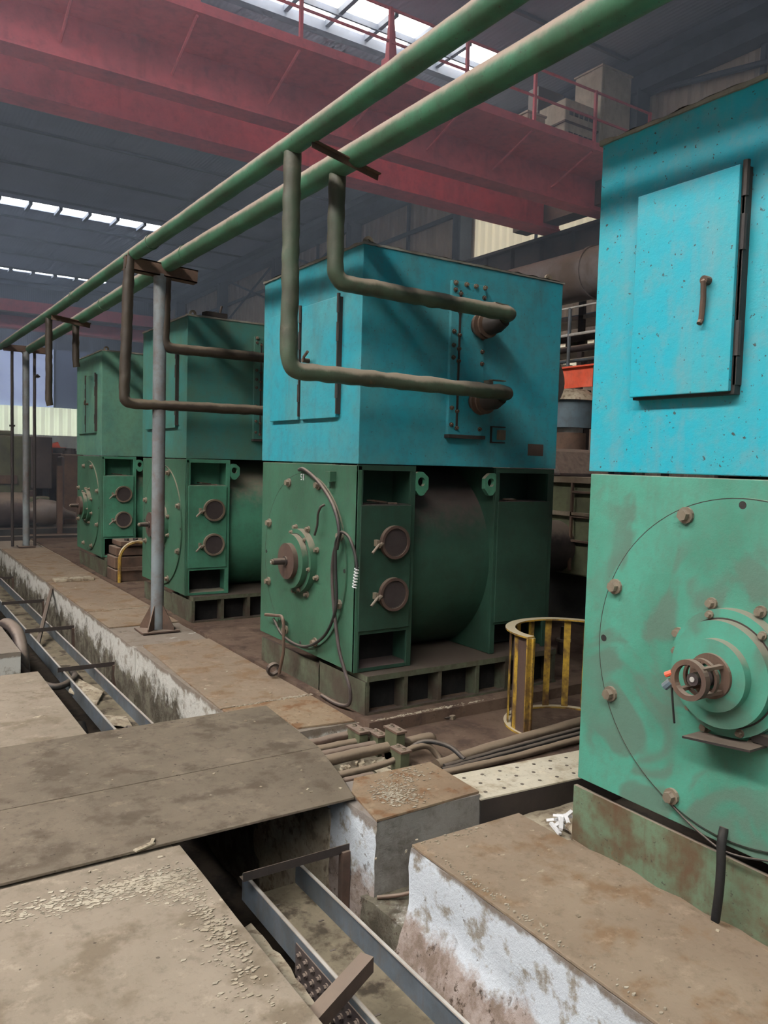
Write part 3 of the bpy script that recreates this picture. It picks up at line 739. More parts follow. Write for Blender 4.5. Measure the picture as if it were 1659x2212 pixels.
valve(3.49, 3.955, 2.055, 'lower dark valve joining branch pipe to the second motor cooler')
valve(3.49, 3.955, 2.555, 'upper dark valve joining branch pipe to the second motor cooler')
valve(3.49, 7.09, 2.055, 'lower valve on the third motor cooler, behind second motor')
valve(3.49, 7.09, 2.555, 'upper valve on the third motor cooler, behind second motor')

def angle_bar(b, p, q, w=.05, t=.006, down=True):
    p, q = Vector(p), Vector(q); d = (q-p).normalized(); s = d.cross(Vector((0,0,1))).normalized(); u = s.cross(d)
    for (a, c) in ((s*w, u*t), (s*t, u*(-w))):
        b.prism([p, p+a, p+a+c, p+c], q-p)
t = thing('pipe_support_post', 'grey steel pipe post with gusseted foot and rusty crossbeam on the curb', 'post', (2.235, 7.15, 0))
b = MB(); b.tube([(0,0,.0),(0,0,3.22)], .058, 24); b.build('pole', M['post'], t, smooth=True)
b = MB()
for k in range(4):
    a = PI/4+k*PI/2; d = Vector((math.cos(a), math.sin(a), 0)); s = Vector((-d.y, d.x, 0))*.005
    b.prism([d*.055-s, d*.17-s, d*.17-s+Vector((0,0,.035)), d*.055-s+Vector((0,0,.24))], s*2)
b.build('gusset', M['rust'], t)
MB().box(-.17, .17, -.14, .14, -.002, .012).build('base_plate', M['rust'], t)
b = MB(); b.box(-.325, .325, -.055, -.045, .0, .115); b.box(-.325, .325, -.055, .05, .105, .115); b.box(-.325, .325, -.055, .05, 0, .01)
c = b.build('crossbeam', M['rust'], t); c.location = (0, 0, 3.20); c.rotation_euler = (0, .055, 0)
b = MB(); b.tube(fillet([(-.30,-.05,3.25),(-.30,-.05,3.36),(-.235,0,3.425),(-.17,.03,3.36),(-.17,.03,3.28)], .05), .008, 8); b.build('u_bolt', M['rust'], t)
t = thing('pipe_support_post', 'far dark pipe post standing at the end of the curb', 'post', (2.28, 14.5, 0))
b = MB(); b.tube([(0,0,0),(0,0,3.28)], .055, 16); b.build('pole', M['post'], t, smooth=True)
b = MB(); b.box(-.34, .34, -.05, .05, 3.27, 3.37); b.build('crossbeam', M['rust'], t)
MB().box(-.13, .13, -.13, .13, -.002, .02).build('base_plate', M['rust'], t)
for x, lb in ((2.06, 'thin dark vertical pipe left of the far post'), (2.405, 'thin dark vertical pipe right of the far post, with a small valve')):
    t = thing('vertical_pipe', lb, 'pipe', (x, 14.45, .02))
    b = MB(); b.tube(dense([(0,0,0),(0,0,3.24)], .2), .025, 10, dent=.004); b.build('pipe_run', M['darksteel'], t, smooth=True)
    if x > 2.2: b = MB(); b.tube([(.0,0,2.85),(.05,0,2.87),(.07,0,2.84)], .03, 10); b.build('valve', M['darksteel'], t)
    else: MB().box(-.04, .04, -.04, .04, 2.0, 2.03).build('clamp', M['darksteel'], t)
b = MB(); angle_bar(b, (1.93,3.70,3.222), (2.36,3.74,3.158), .028, .006); tag(b.build('pipe_bracket', M['rust']), 'rusty angle bracket under the two overhead pipes above the second motor', 'bracket')
b = MB(); angle_bar(b, (1.94,10.5,3.287), (2.40,10.5,3.232), .05, .008); tag(b.build('pipe_bracket', M['rust']), 'rusty angle bracket under the two overhead pipes far away', 'bracket')

# ---------------------------------------------------------------- trench: cable tray, hangers, debris
def tray(Y0, Y1, label, slots):
    t = thing('cable_tray', label, 'tray', (1.57, 0, -.43))
    MB().box(-.137, .137, Y0, Y1, 0, .004).build('tray_floor', M['trayf'], t)
    for xa, s in ((-.137, 1), (.137, -1)):
        b = MB(); b.box(xa-.002, xa+.002, Y0, Y1, 0, .12); b.box(min(xa, xa+s*.016), max(xa, xa+s*.016), Y0, Y1, .118, .122)
        r = b.build('tray_rail', M['railsteel'], t)
        MB().box(min(xa, xa+s*.010)-.001, max(xa, xa+s*.010)+.001, Y0, Y1, .122, .1235).build('rail_lip', M['silver'], r)
    for k in range(slots):
        y = Y0+.5+.21*k; dx = (-.07, .03, .09, -.02)[k % 4]
        MB().box(dx-.013, dx+.013, y-.005, y+.005, .0045, .0055).build('slot', M['black'], t)
tray(-.5, 3.28, 'near galvanised cable tray with blue-grey rails in the foreground trench', 17)
tray(4.2, 30, 'far cable tray with scrap lying in it beyond the bridging plates', 12)
def hanger(y, z, label, x0=1.39, leg=.55, yaw=0):
    t = thing('tray_hanger', label, 'bracket', (1.9, y, z), 'angle steel hangers across the trench')
    b = MB(); angle_bar(b, (x0-1.9, 0, 0), (.0, 0, 0), -.04, .005); b.build('hanger_arm', M['darksteel'], t)
    b = MB(); b.box(-.045, -.005, -.02, .02, -leg, .01); b.build('hanger_leg', M['rust'], t)
hanger(3.11, -.245, 'rusty angle bar across the trench under the bridging plate', 1.36)
hanger(7.23, -.31, 'dark angle bar across the trench in front of the second motor')
hanger(8.91, -.295, 'dark angle bar across the trench beside the grey post')
hanger(10.6, -.28, 'dark angle bar across the trench beyond the grey post, crossed by a leaning bar')
hanger(13.1, -.33, 'farthest dark angle bar across the trench')
b = MB(); angle_bar(b, (1.56,2.36,-.24), (1.20,2.17,-.25), .055, .006)
tag(b.build('angle_bar', M['rust']), 'loose angle iron lying diagonally over the cable tray in the foreground', 'bar')
b = MB(); b.tube([(1.45,8.6,-.40),(1.885,10.15,-.02)], .022, 6)
tag(b.build('leaning_bar', M['darksteel']), 'dark bar leaning diagonally against the far trench wall', 'bar')
b = MB(); b.tube(spline([(1.10,7.2,-.95),(1.13,7.3,-.4),(1.13,7.55,-.05),(1.08,7.9,.02),(1.02,8.1,-.1)]), .055, 16)
tag(b.build('corrugated_hose', M['milldark'], smooth=True), 'thick corrugated hose bending out of the trench at left edge', 'hose')
hose('hose', [(1.08,7.6,-.2),(1.14,7.1,-.28),(1.3,6.85,-.33),(1.5,7.1,-.34),(1.56,7.5,-.38)], .028, 'black hose lying across the cable tray in the far trench', M['black'])
b = MB(); b.tube([(1.30,5.9,-1.0),(1.27,6.0,-.6),(1.27,6.1,-.42)], [.12,.13,.10], 16)
tag(b.build('dark_pipe_end', M['black'], smooth=True), 'dark round pipe end in the trench beside the left slab', 'pipe')
def chunk(pts, h, z, label, m, name='cardboard_piece', tilt=None, cat='debris'):
    c = Vector((sum(p[0] for p in pts)/len(pts), sum(p[1] for p in pts)/len(pts), z))
    o = MB().prism([(p[0]-c.x, p[1]-c.y, 0) for p in pts], (0,0,h)).build(name, m, loc=c, bevel=.002)
    if tilt: o.rotation_euler = tilt
    return tag(o, label, cat)
chunk([(1.40,6.85),(1.53,7.15),(1.66,6.75),(1.55,6.5)], .02, -.40, 'pale flat scrap piece on the cable tray, farthest', M['debris'], tilt=(.08,.05,0))
chunk([(1.44,5.90),(1.49,6.12),(1.66,6.05),(1.62,5.75)], .015, -.40, 'pale scrap piece with frayed edge in the middle of the tray', M['debris'], tilt=(-.05,.12,0))
chunk([(1.44,5.2),(1.46,5.52),(1.60,5.55),(1.66,5.12)], .012, -.405, 'pale scrap sheet with holes next to the bridging plate', M['debris'], tilt=(.04,-.06,0))
b = MB(); b.tube([(1.38,5.05,-.42),(1.38,5.35,-.30),(1.49,5.40,-.27),(1.6,5.30,-.30),(1.66,5.0,-.42)], .018, 8)
tag(b.build('rubber_hoop', M['black'], smooth=True), 'black curved rubber hoop emerging from under the bridging plate', 'hose')
b = MB(); b.tube([(1.40,4.8,-.40),(1.52,5.32,-.40)], .09, 16); 
tag(b.build('round_duct', M['milldark'], smooth=True), 'dull round duct end under the bridging plate', 'duct')
o = rough_block('concrete_lump', 1.12, 1.40, 2.40, 3.08, -1.0, -.42, M['debris'], amp=.06, step=.05); tag(o, 'broken pale concrete lump left of the near cable tray', 'rubble')
b = MB(); b.box(1.421, 1.4255, 2.1, 2.72, -.55, -.33)
for k in range(11):
    for j in range(3):
        b.hexbolt((1.421, 2.13+.055*k, -.36-.05*j), (-1,0,0), .009, .016)
tag(b.build('perforated_strip', M['milldark']), 'studded steel strip on the outer side of the near tray rail', 'strip')
b = MB(); b.tube([(1.08,2.25,-.5),(1.40,2.33,-.48)], .012, 8); tag(b.build('steel_rod', M['bolt']), 'short pale rod under the foreground tray', 'rod')
hose('cable', [(1.90,2.86,-.35),(2.0,2.80,-.335),(2.1,2.74,-.30),(2.2,2.70,-.29)], .009, 'rusty rod stub lying on the ledge between the two curb blocks', M['rust'], 'rod')

# ---------------------------------------------------------------- pipe bundle over the curb
ZP = -.045
rows = [(3.98, .026, 1.9, 2.40, 'rearmost pipe of the bundle crossing the curb'),
        (3.875, .024, 1.9, 2.44, 'second pipe from the back of the bundle crossing the curb'),
        (3.79, .024, 1.9, 2.52, 'middle thin dark pipe of the bundle crossing the curb'),
        (3.70, .031, 1.9, 2.82, 'thickest pipe of the bundle crossing the curb, ending in an elbow'),
        (3.50, .018, 1.9, 2.60, 'thin front pipe of the bundle with a curled end'),
        (3.42, .016, 1.9, 2.22, 'short frontmost twisted pipe beside the square block')]
for i, (y, r, xa, xb, lb) in enumerate(rows):
    t = thing('bundle_pipe', lb, 'pipe', (xa, y, ZP), 'pipe bundle crossing the curb')
    if i == 3: pts = fillet([(0,0,0),(xb-xa,0,.012),(xb-xa+.01,0,-.16)], .03)
    elif i == 4: pts = spline([(0,0,0),(.45,0,.005),(.62,.01,.05),(.74,.01,.05),(.79,-.02,.0),(.80,-.06,-.05)])
    elif i == 0: pts = spline([(0,0,0),(.3,0,0),(.5,0,.01),(.62,.0,.01),(.72,-.03,-.03)])
    else: pts = [(0,0,0),(xb-xa,0,0)]
    MB().tube(dense(pts, .05), r, 14, dent=.004).build('pipe_run', M['rust'] if i in (0,2,5) else M['brownpipe'], t, smooth=True)
def clamp(x, y, w, h, label):
    t = thing('pipe_clamp', label, 'clamp', (x, y, ZP-.03), 'bolted pipe clamps')
    MB().box(-.03, .03, -w/2, w/2, -.04, h).build('clamp_block', M['mill'], t, bevel=.003)
    MB().box(-.035, .035, -w/2-.012, w/2+.012, h, h+.012).build('clamp_cap', M['rust'], t)
    for s in (-1, 1): MB().hexbolt((0, s*w*.3, h+.012), (0,0,1), .010, .014).build('clamp_bolt', M['bolt'], t)
clamp(2.42, 3.90, .14, .09, 'rear pipe clamp on the bundle at the curb edge')
clamp(2.50, 3.80, .09, .08, 'small pipe clamp beside the rear clamp')
clamp(2.53, 3.67, .12, .14, 'tall green pipe clamp on the thickest bundle pipe')
clamp(2.44, 3.48, .09, .10, 'front pipe clamp on the thin bundle pipe')
b = MB()
for k in range(46):
    x, y = random.uniform(1.98, 2.5), random.uniform(3.36, 3.68)
    b.obox((x, y, -.10+random.uniform(0,.03)), (random.uniform(.015,.05), random.uniform(.01,.035), .012), (random.uniform(-.5,.5), random.uniform(-.5,.5), random.uniform(0,3)))
tag(b.build('rubble', M['debris']), 'small pale rubble under the pipe bundle', 'rubble', kind='stuff')
for i, (a, c, r, lb) in enumerate((
    ([(2.60,3.36,-.05),(3.0,3.40,-.04),(3.9,3.46,-.03)], None, .032, 'thick floor pipe, rearmost of those running right past the yellow guard'),
    ([(2.62,3.32,-.045),(3.1,3.335,-.035),(3.9,3.37,-.03)], None, .014, 'thin black floor cable in the middle of the floor pipes'),
    ([(2.58,3.285,-.045),(3.1,3.285,-.035),(3.9,3.31,-.03)], None, .014, 'thin black floor cable nearest the floor pipes front'),
    ([(2.55,3.24,-.04),(3.1,3.22,-.035),(3.9,3.25,-.03)], None, .020, 'front floor pipe beside the white perforated plate'))):
    t = thing('floor_pipe', lb, 'pipe', a[0], 'pipes along the floor')
    MB().tube([Vector(p)-Vector(a[0]) for p in spline(a, 10)], r, 14, dent=.003).build('pipe_run', M['brownpipe'] if i in (0, 3) else M['black'], t, smooth=True)
hose('hose', [(2.52,3.56,-.03),(2.62,3.52,.03),(2.72,3.42,.02),(2.76,3.32,-.03)], .013, 'short black hose curling over the floor pipes', M['black'])

t = thing('perforated_channel', 'white flaking perforated steel channel lying right of the square block', 'channel', (2.50, 2.87, -.03), rot=(0,0,-.085))
b = MB(); b.box(0, 1.3, 0, .31, -.008, 0); b.build('top_plate', M['perf'], t)
b = MB(); b.box(0, 1.3, 0, .006, -.165, -.008); b.box(0, 1.3, .304, .31, -.165, -.008); b.build('side_web', M['darksteel'], t)
for k in range(10):
    for v in (.06, .16, .25):
        x = .07+.115*k+(.04 if v == .16 else 0)
        MB().ring((x, v, .0002), (0,0,1), 0.0005, .0105, .0008, 12).build('hole', M['black'], t)
# trash between block, channel and plinth
b = MB()
for k in range(14):
    c = Vector((2.80+random.uniform(-.07,.07), 2.62+random.uniform(-.05,.05), -.12+random.uniform(0,.03)))
    b.obox(c, (random.uniform(.04,.09), .018, .012), (random.uniform(-.6,.6), random.uniform(-.5,.5), random.uniform(0,3)))
tag(b.build('crumpled_wrapper', M['paper']), 'crumpled white plastic scrap beside the perforated channel', 'litter')
struct(rough_block('floor_rubble_bed', 2.5, 3.2, 2.35, 2.84, -.4, -.15, M['debris'], amp=.03, step=.05))
b = MB(); b.obox((2.90,2.58,-.08), (.17,.06,.035), (.1,-.3,.5)); tag(b.build('broken_brick', M['curbtop2'], bevel=.006), 'pinkish broken brick leaning at the nearest motor plinth', 'brick')
b = MB(); b.tube(spline([(2.63,2.33,-.09),(2.66,2.38,-.07),(2.70,2.46,-.06),(2.74,2.52,-.08)]), .018, 8, dent=.004); tag(b.build('bent_rag', M['debris'], smooth=True), 'pale bent stick of rubbish at the plinth corner', 'litter')
t = thing('steel_rod', 'thin steel rod with pale knob lying on the brown floor', 'rod', (2.80, 4.06, -.045))
v = Vector((.38,-.10,0)); MB().tube([(0,0,0), v], .006, 8).build('rod', M['darksteel'], t)
MB().obox(v, (.03,.03,.025), (0,0,.4)).build('rod_end', M['bolt'], t)
for i in range(26):
    pass
b = MB()
for k in range(90):
    y = random.uniform(-1, 12); x = random.choice((random.uniform(-.6,1.0), random.uniform(1.95,2.5)))
    if 3.0 < y < 4.6 and x > 1.9: continue
    if 6.1 < y < 6.9 and x < 1.1: continue
    if 2.62 < y < 2.88: continue
    b.obox((x, y, .002), (random.uniform(.006,.022), random.uniform(.004,.014), .004), (0,0,random.uniform(0,3)))
for k in range(25):
    x, y = random.uniform(-.6,2.0), random.uniform(3.15,4.55); b.obox((x, y, .015), (random.uniform(.006,.02), random.uniform(.004,.012), .003), (0,0,random.uniform(0,3)))
tag(b.build('floor_flakes', M['debris']), 'pale flakes and grit scattered over slabs and plates', 'debris', kind='stuff')
b = MB(); b.obox((.93,3.115,.018), (.09,.022,.006), (0,0,.35)); b.obox((.97,3.14,.02), (.05,.014,.005), (0,0,1.1))
tag(b.build('torn_paper', M['debris']), 'torn pale paper on the front edge of the bridging plate', 'litter')

# flaked paint and lime scattered in patches
random.seed(21)
def flakes(label, spots, z=.0008, size=(.002, .013), th=.0012):
    b = MB()
    for (cx, cy, sx, sy, n) in spots:
        for k in range(n):
            x = random.gauss(cx, sx); y = random.gauss(cy, sy)
            if cx < 1.06 and x > 1.05: continue
            if 1.85 < cx < 2.0 and x < 1.915: continue
            if 2.9 < cy < 3.3 and cx > 1.9 and (x < 2.0 or y < 2.90 or y > 3.31): continue
            if cx < 1.06 and y > 3.07: continue
            r = random.uniform(*size)*random.uniform(.5, 1); m = random.randint(4, 6); a0 = random.uniform(0, 6.28)
            st = random.uniform(.35, 1)
            P = []
            for i in range(m):
                a = a0+2*PI*i/m; rr = r*random.uniform(.6, 1.1)
                P.append((x+rr*math.cos(a)*1.3, y+rr*math.sin(a)*st, z))
            b.prism(P, (0, 0, th*random.uniform(.5, 1.5)))
    return tag(b.build('paint_flakes', M['flake']), label, 'flakes', kind='stuff')
flakes('cream flaked paint along the far edge of the foreground slab', ((.80,2.87,.12,.04,800), (.95,2.80,.05,.06,300), (.50,2.90,.12,.04,220), (.985,2.5,.025,.16,260), (.96,2.15,.05,.18,140)))
flakes('cream flaked paint on the small square block beside the pipe bundle', ((2.12,3.06,.06,.07,600), (2.30,3.22,.08,.04,160)), z=.0025, size=(.002,.011))
flakes('cream lime streak across the curb plate before the second motor', ((2.42,4.705,.07,.012,150), (2.15,4.70,.12,.008,70)), z=.0008, size=(.003,.012))
flakes('cream lime streak across the curb beyond the grey post', ((2.40,8.285,.06,.010,90), (2.1,8.285,.10,.008,30)), z=.0008, size=(.004,.014))
flakes('pale crumbs along the broken edge of the near curb', ((1.935,2.2,.012,.2,70), (1.935,1.5,.014,.3,70), (2.1,2.58,.15,.015,40)), z=.0008, size=(.002,.008), th=.004)
flakes('white lime line along the step before the second motor base', ((3.05,4.0,.22,.010,120), (2.75,3.99,.1,.008,60)), z=.0155, size=(.003,.014))

# ---------------------------------------------------------------- yellow guards
t = thing('coupling_guard', 'yellow half-round barred guard standing between first and second motors', 'guard', (3.76, 3.52, -.06))
R = .375
A0, A1 = math.radians(186), math.radians(-15)
def arcp(a, r): return Vector((r*math.cos(a), r*math.sin(a), 0))
b = MB(); bm = b.bm
for z0, z1, w in ((.612, .622, .062), (.0, .012, .045)):
    b = MB(); bm = b.bm
    n = 40; V = []
    for k in range(n+1):
        a = A0+(A1-A0)*k/n; p, q = arcp(a, R-w/2), arcp(a, R+w/2)
        V.append([bm.verts.new(p+Vector((0,0,z0))), bm.verts.new(q+Vector((0,0,z0))), bm.verts.new(q+Vector((0,0,z1))), bm.verts.new(p+Vector((0,0,z1)))])
    for k in range(n):
        for i in range(4): bm.faces.new((V[k][i], V[k+1][i], V[k+1][(i+1)%4], V[k][(i+1)%4]))
    bm.faces.new(V[0]); bm.faces.new(V[-1][::-1])
    b.build('guard_ring', M['yellow'], t)
nb = 11
for k in range(nb):
    a = A0+(A1-A0)*k/(nb-1); p = arcp(a, R)
    MB().obox((p.x, p.y, .312), (.006, .044, .60), (0,0,a)).build('guard_bar', M['yellow'], t)
b = MB(); bm = b.bm; V = []
for k in range(9):
    a = A0+math.radians(-26)*k/8; p, q = arcp(a, R-.003), arcp(a, R+.003)
    V.append([bm.verts.new(p+Vector((0,0,.01))), bm.verts.new(q+Vector((0,0,.01))), bm.verts.new(q+Vector((0,0,.612))), bm.verts.new(p+Vector((0,0,.612)))])
for k in range(8):
    for i in range(4): bm.faces.new((V[k][i], V[k+1][i], V[k+1][(i+1)%4], V[k][(i+1)%4]))
bm.faces.new(V[0]); bm.faces.new(V[-1][::-1]); b.build('end_plate', M['brown'], t)
MB().box(-R-.035, -R+.03, -.048, -.040, 0, .612).build('end_bar', M['yellow'], t)
t = thing('hoop_guard', 'yellow arched hoop guard standing in front of the fourth motor', 'guard', (2.85, 9.95, .0))
R = .215; b = MB()
pts = [(-R,0,0),(-R,0,.30)]+[(-R*math.cos(PI*k/12), 0, .30+R*math.sin(PI*k/12)) for k in range(1,12)]+[(R,0,.30),(R,0,0)]
b.tube(pts, .022, 6); b.build('hoop', M['yellow'], t)
b = MB(); b.box(-R, R, -.01, .01, .16, .20); b.build('crossbar', M['rust'], t)
for i, (x0, x1, y0, y1, z0, z1, lb) in enumerate((
    (2.60, 3.45, 10.0, 10.42, .015, .16, 'lowest rusty plate block stacked before the fourth motor'),
    (2.60, 3.35, 10.05, 10.42, .175, .32, 'second rusty plate block stacked before the fourth motor'),
    (2.62, 3.40, 10.05, 10.42, .335, .44, 'third rusty plate block stacked before the fourth motor'),
    (2.66, 3.30, 10.02, 10.42, .455, .52, 'topmost rusty plate with bolts stacked before the fourth motor'))):
    t = thing('steel_block', lb, 'block', ((x0+x1)/2, (y0+y1)/2, z0), 'stack of rusty plates')
    w, d = (x1-x0)/2, (y1-y0)/2
    MB().box(-w, w, -d, d, 0, z1-z0).build('block_body', M['rust'], t, bevel=.01)
    if i == 3:
        for k in range(4): MB().cyl((-w+.1+.11*k, -d+.08, z1-z0), (-w+.1+.11*k, -d+.08, z1-z0+.03), .03, 8).build('bolt_head', M['darksteel'], t)

# ---------------------------------------------------------------- background machinery on the right
t = thing('ventilation_duct', 'large grey-brown round duct running behind the motors', 'duct', (8.35, 4, 4.25))
MB().tube([(0,0,0),(0,5.3,0)], .34, 48).build('duct_body', M['duct'], t, smooth=True)
b = MB()
for y in (1.2, 3.6): b.ring((0,y,0), (1e-6,1,0), .33, .36, .05, 40)
b.build('duct_band', M['duct'], t); b = MB(); b.box(-.05,.05,.9,1.0,-4.3,-.3); b.box(-.05,.05,5.0,5.1,-4.3,-.3); b.build('duct_leg', M['milldark'], t)
t = thing('platform_beam', 'orange-red steel beam seen between the first two motors', 'beam', (7.5, 7, 2.6))
b = MB(); b.box(0,.03,-2.0,.36,0,.25); b.box(-.05,.08,-2.0,.36,.25,.27); b.build('beam_web', M['orange'], t)
b = MB(); b.box(-.01,.0,-.20,-.19,0,.25); b.build('beam_stiffener', M['rust'], t)
b = MB(); b.box(.3,.4,-2,-1.9,-2.7,0); b.box(.3,.4,.2,.3,-2.7,0); b.build('beam_leg', M['milldark'], t)
t = thing('platform_railing', 'thin grey railing above the orange-red beam', 'railing', (7.5, 7, 2.87))
b = MB(); b.tube([(0,-2,.74),(0,.5,.74)], .013, 8); b.tube([(0,-2,.40),(0,.5,.40)], .02, 8)
b.build('rail', M['silver'], t)
for y in (.24, -.5, -1.2): MB().tube([(0,y,0),(0,y,.74)], .022, 8).build('rail_post', M['railsteel'], t)
random.seed(3)
for k, (z, x, r, lb) in enumerate(((3.35,8.82,.05,'upper dark horizontal pipe behind the railing'),(3.2,8.94,.03,'thin pale pipe behind the railing'),(3.05,9.06,.06,'thick dark pipe low behind the railing'),(3.6,9.20,.07,'top dark pipe behind the railing'))):
    t = thing('service_pipe', lb, 'pipe', (x, 5, z), 'service pipes behind the railing')
    MB().tube([(0,0,0),(0,5,0)], r, 12).build('pipe_run', M['railsteel'] if k == 1 else M['milldark'], t, smooth=True)
    b = MB(); b.box(-.03,.03,.4,.46,-z-.05,0); b.box(-.03,.03,4.5,4.56,-z-.05,0); b.build('pipe_stand', M['milldark'], t)
t = thing('platform_rack', 'dark steel rack with white-edged shelves behind the service pipes', 'rack', (9.6, 7.5, -.06))
b = MB()
for z in (2.6, 3.0, 3.45, 3.95): b.box(-.3,.3,-2.6,2.6,z,z+.06)
b.build('shelf', M['silver'], t)
b = MB()
for y in (-2.5,-1.25,0,1.25,2.5): b.box(-.3,-.24,y-.05,y+.05,0,4.3); b.box(.24,.3,y-.05,y+.05,0,4.3)
b.build('upright', M['milldark'], t)
for k in range(16):
    y = 5.2+.3*k; z = (3.01,3.46)[k % 2]+.002
    t2 = thing('stored_box', 'dark stored box on the steel rack shelf', 'box', (9.6, y, z), 'boxes on the rack')
    MB().box(-.15,.15,-.1,.1,0,random.uniform(.15,.32)).build('box_body', (M['milldark'],M['mill'],M['crate'])[k % 3], t2, bevel=.01)
t = thing('vertical_motor', 'blue-grey vertical motor with pale cap between the first two motors', 'motor', (7.3, 7.0, 1.75))
MB().tube([(0,0,.33),(0,0,.66)], .30, 40).build('motor_body', M['bluegrey'], t, smooth=True)
MB().tube([(0,0,.66),(0,0,.72),(0,0,.80)], [.36,.33,.2], 32, dent=.02).build('motor_cap', M['debris'], t, smooth=True)
MB().tube([(0,0,.27),(0,0,.33)], .18, 30).build('motor_neck', M['silver'], t, smooth=True)
MB().tube([(0,0,-.1),(0,0,.27)], .22, 30).build('motor_stool', M['rust'], t, smooth=True)
t = thing('gearbox', 'dim olive green gearbox housing behind the yellow guard', 'gearbox', (6.6, 5.9, -.06))
b = MB(); b.box(-.5,1.2,-1.3,1.2,.55,1.52); b.build('gearbox_casing', M['mill'], t, bevel=.02)
b = MB(); b.box(-.56,1.26,-1.36,1.26,1.50,1.56); b.box(-.56,1.26,-1.36,1.26,1.16,1.20); b.build('casing_flange', M['bolt'], t)
b = MB(); b.prism([(-.45,.1,1.56),(-.45,.95,1.56),(-.45,.75,1.86),(-.45,.3,1.86)], (.8,0,0)); b.build('casing_hood', M['milldark'], t, bevel=.04)
b = MB(); b.box(-.3,1.0,-1.2,1.1,0,.55); b.build('gearbox_base', M['black'], t)
b = MB(); b.tube([(-.5,.05,.83),(-.85,.05,.83)], .27, 32); b.build('shaft_housing', M['milldark'], t, smooth=True)
for z in (.78,.66): MB().cyl((-.86,-.04,z), (-.89,-.04,z), .02, 12).build('grease_cap', M['silver'], t)
b = MB()
for z in (.9, 1.15, 1.4): b.box(-.56,-.53,-.65,-.2,z,z+.02)
b.box(-.56,-.53,-.67,-.65,.6,1.5); b.box(-.56,-.53,-.2,-.18,.6,1.5); b.build('ladder', M['rust'], t)
hose('hose', [(6.0,5.0,.0),(5.9,5.0,.3),(6.0,4.95,.42),(6.2,4.9,.42)], .03, 'grey bent pipe at the foot of the gearbox', M['railsteel'])
t = thing('end_cover_dome', 'round grey cover bulging from the rear of the second motor', 'cover', (4.262, 4.62, 2.25))
MB().tube([(0,0,0),(.24,0,0),(.30,0,0),(.33,0,0)], [.24,.24,.19,.08], 32).build('dome', M['duct'], t, smooth=True)
MB().ring((.0,0,0), (1,0,0), .20, .265, .02, 32).build('dome_flange', M['darksteel'], t)
random.seed(11)
for k in range(22):
    x, y = random.uniform(4.6, 7.4), random.uniform(4.0, 7.6)
    z = -.06
    t = thing('machine_scrap', 'dark oily machine fitting on the floor behind the yellow guard', 'scrap', (x, y, z), 'fittings behind the yellow guard')
    r = random.uniform(.05,.11); h = random.uniform(.12,.42)
    b = MB(); b.tube([(0,0,0),(0,0,h*.5),(0,0,h*.5+.001),(0,0,h)], [r,r,r*.6,r*.5], 14); b.build('fitting_body', M['milldark'], t, smooth=True)
    b = MB(); b.ring((0,0,h*.5), (0,0,1), r*.5, r*1.25, .02, 16); b.build('fitting_flange', (M['bolt'],M['rust'],M['railsteel'])[k%3], t)
t = thing('wall_pipe_rack', 'dark bulk of machinery in shadow behind the second motor', 'machine', (5.9, 8.5, -.06)); 
b = MB(); b.box(-.9,1.0,-.6,1.6,0,2.2); b.box(-.5,.6,-.3,1.2,2.2,2.6); b.build('machine_body', M['milldark'], t, bevel=.04)
b = MB(); b.box(-.92,-.9,-.4,1.4,.6,1.8); b.build('machine_panel', M['mill'], t); t.name = 'hydraulic_unit'

# ---------------------------------------------------------------- background machinery on the left
t = thing('rolling_mill_stand', 'dim olive mill housing far left behind the far pipe post', 'machine', (2.3, 18.3, -.06))
b = MB(); b.box(-1.6,.62,-.3,1.2,.0,2.0); b.box(-1.2,.3,-.2,1.0,2.0,2.1); b.build('mill_housing', M['mill'], t, bevel=.03)
MB().box(-.15,.35,-.36,-.3,1.0,1.18).build('mill_window', M['rust'], t)
MB().box(.62,1.05,-.3,.6,.9,2.0).build('side_cabinet', M['milldark'], t, bevel=.02)
t = thing('floor_motor', 'dusty horizontal motor with round end far left on a dark base', 'motor', (2.3, 17, 0))
MB().tube([(-1.2,0,.47),(.32,0,.47)], .34, 32).build('motor_body', M['milldark'], t, smooth=True)
MB().tube([(.32,0,.42),(.62,0,.42),(.90,0,.40),(1.12,0,.36),(1.3,0,.33)], [.14,.27,.24,.10,.07], 28).build('fan_cowl', M['duct'], t, smooth=True)
MB().box(-1.3,1.5,-.45,.45,-.06,.12).build('motor_base', M['black'], t)
b = MB(); b.box(-1.3,2.2,-1.3,-1.1,.0,.12); tag(b.build('floor_beam', M['darksteel'], loc=(2.2,17,-.06)), 'low dark beam across the floor in front of the far motor', 'beam')
random.seed(5)
for k in range(16):
    x, y = random.uniform(2.6,4.4), random.uniform(17.6,26)
    t = thing('scrap_machine_part', 'grimy machine part in the cluttered far end of the hall', 'scrap', (x, y, -.06), 'clutter at the far end')
    w, d, h = random.uniform(.15,.4), random.uniform(.15,.4), random.uniform(.5,1.7)
    MB().box(-w,w,-d,d,0,h).build('part_body', (M['milldark'],M['rust'],M['mill'])[k%3], t, bevel=.03)
    MB().tube([(0,0,h),(0,0,h+.12)], min(w,d)*.7, 16).build('part_cap', (M['bolt'],M['milldark'])[k%2], t, smooth=True)
b = MB(); b.box(-.16,.16,-.2,.2,0,.16); b.prism([(-.14,-.2,.16),(.12,-.2,.16),(.04,-.2,.34),(-.08,-.2,.30)], (0,.4,0)); b.box(-.02,.24,-.2,-.1,.12,.2); tag(b.build('red_oxide_part', M['orange'], loc=(4.15,22,1.55)), 'small orange-red casting above the far clutter', 'casting')
tag(MB().box(3.6,4.6,21.5,22.8,-.06,1.55).build('machine_table', M['milldark']), 'dark machine table carrying the orange-red casting', 'machine')
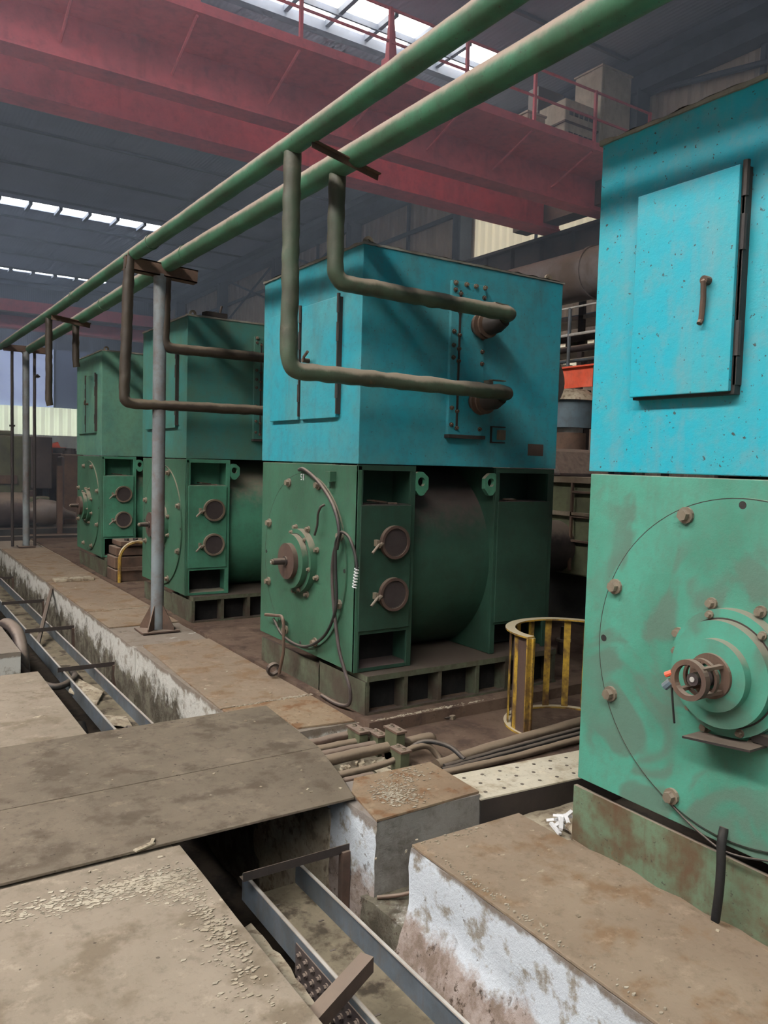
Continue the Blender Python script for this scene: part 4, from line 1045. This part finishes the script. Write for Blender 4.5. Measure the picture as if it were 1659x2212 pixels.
tag(MB().box(3.16,3.26,16.5,16.6,-.06,1.35).build('red_post', M['rust']), 'short dull brown post beside the fourth motor', 'post')
struct(MB().box(2.54, 3.6, 12.3, 16.4, -.06, .0).build('floor_patch', M['perf']))

# dusty air filling the hall
hm = bpy.data.materials.new('dusty_air'); hm.use_nodes = True; ht = hm.node_tree; ht.nodes.clear()
ho_ = ht.nodes.new('ShaderNodeOutputMaterial'); hv_ = ht.nodes.new('ShaderNodeVolumeScatter')
hv_.inputs['Color'].default_value = (.62,.76,1,1); hv_.inputs['Density'].default_value = HAZE; hv_.inputs['Anisotropy'].default_value = .0
ht.links.new(hv_.outputs[0], ho_.inputs['Volume'])
for k, bx in enumerate(((-29.7, 13.7, -11.9, 46, 3.6, 10.2), (-29.7, 13.7, 12.9, 46, .02, 3.59))):
    hz = MB().box(*bx).build('haze', hm); hz['kind'] = 'stuff'; hz['category'] = 'haze'
    hz['label'] = ('thin bluish dusty haze under the hall roof', 'thin dusty haze over the far end of the floor')[k]

# ---------------------------------------------------------------- light, world, camera
w = bpy.data.worlds.new('World'); SC.world = w; w.use_nodes = True
bg = w.node_tree.nodes['Background']; bg.inputs[0].default_value = (.72,.84,1,1); bg.inputs[1].default_value = .20

cam = bpy.data.cameras.new('camera'); co = bpy.data.objects.new('camera', cam); COL.objects.link(co)
cam.sensor_fit = 'HORIZONTAL'; cam.sensor_width = 36; cam.lens = 1709.095/1659*36; cam.clip_end = 300; cam.clip_start = .05
r = Vector((.8361853,-.54777326,.02717733)); d = Vector((-.01181863,-.06753879,-.99764665)); f = Vector((.54831968,.83389626,-.06294888))
co.matrix_world = Matrix(((r.x,-d.x,-f.x,0),(r.y,-d.y,-f.y,0),(r.z,-d.z,-f.z,1.6),(0,0,0,1)))
SC.camera = co
vs = SC.view_settings; vs.view_transform = 'Standard'; vs.look = 'None'; vs.gamma = 1; vs.use_curve_mapping = False; vs.exposure = 0.0
SC.cycles.use_denoising = True
SC.cycles.max_bounces = 4; SC.cycles.diffuse_bounces = 3; SC.cycles.volume_bounces = 0
SC.cycles.use_adaptive_sampling = True; SC.cycles.adaptive_threshold = .12; SC.cycles.adaptive_min_samples = 12; SC.cycles.glossy_bounces = 2
SC.cycles.sample_clamp_indirect = 6
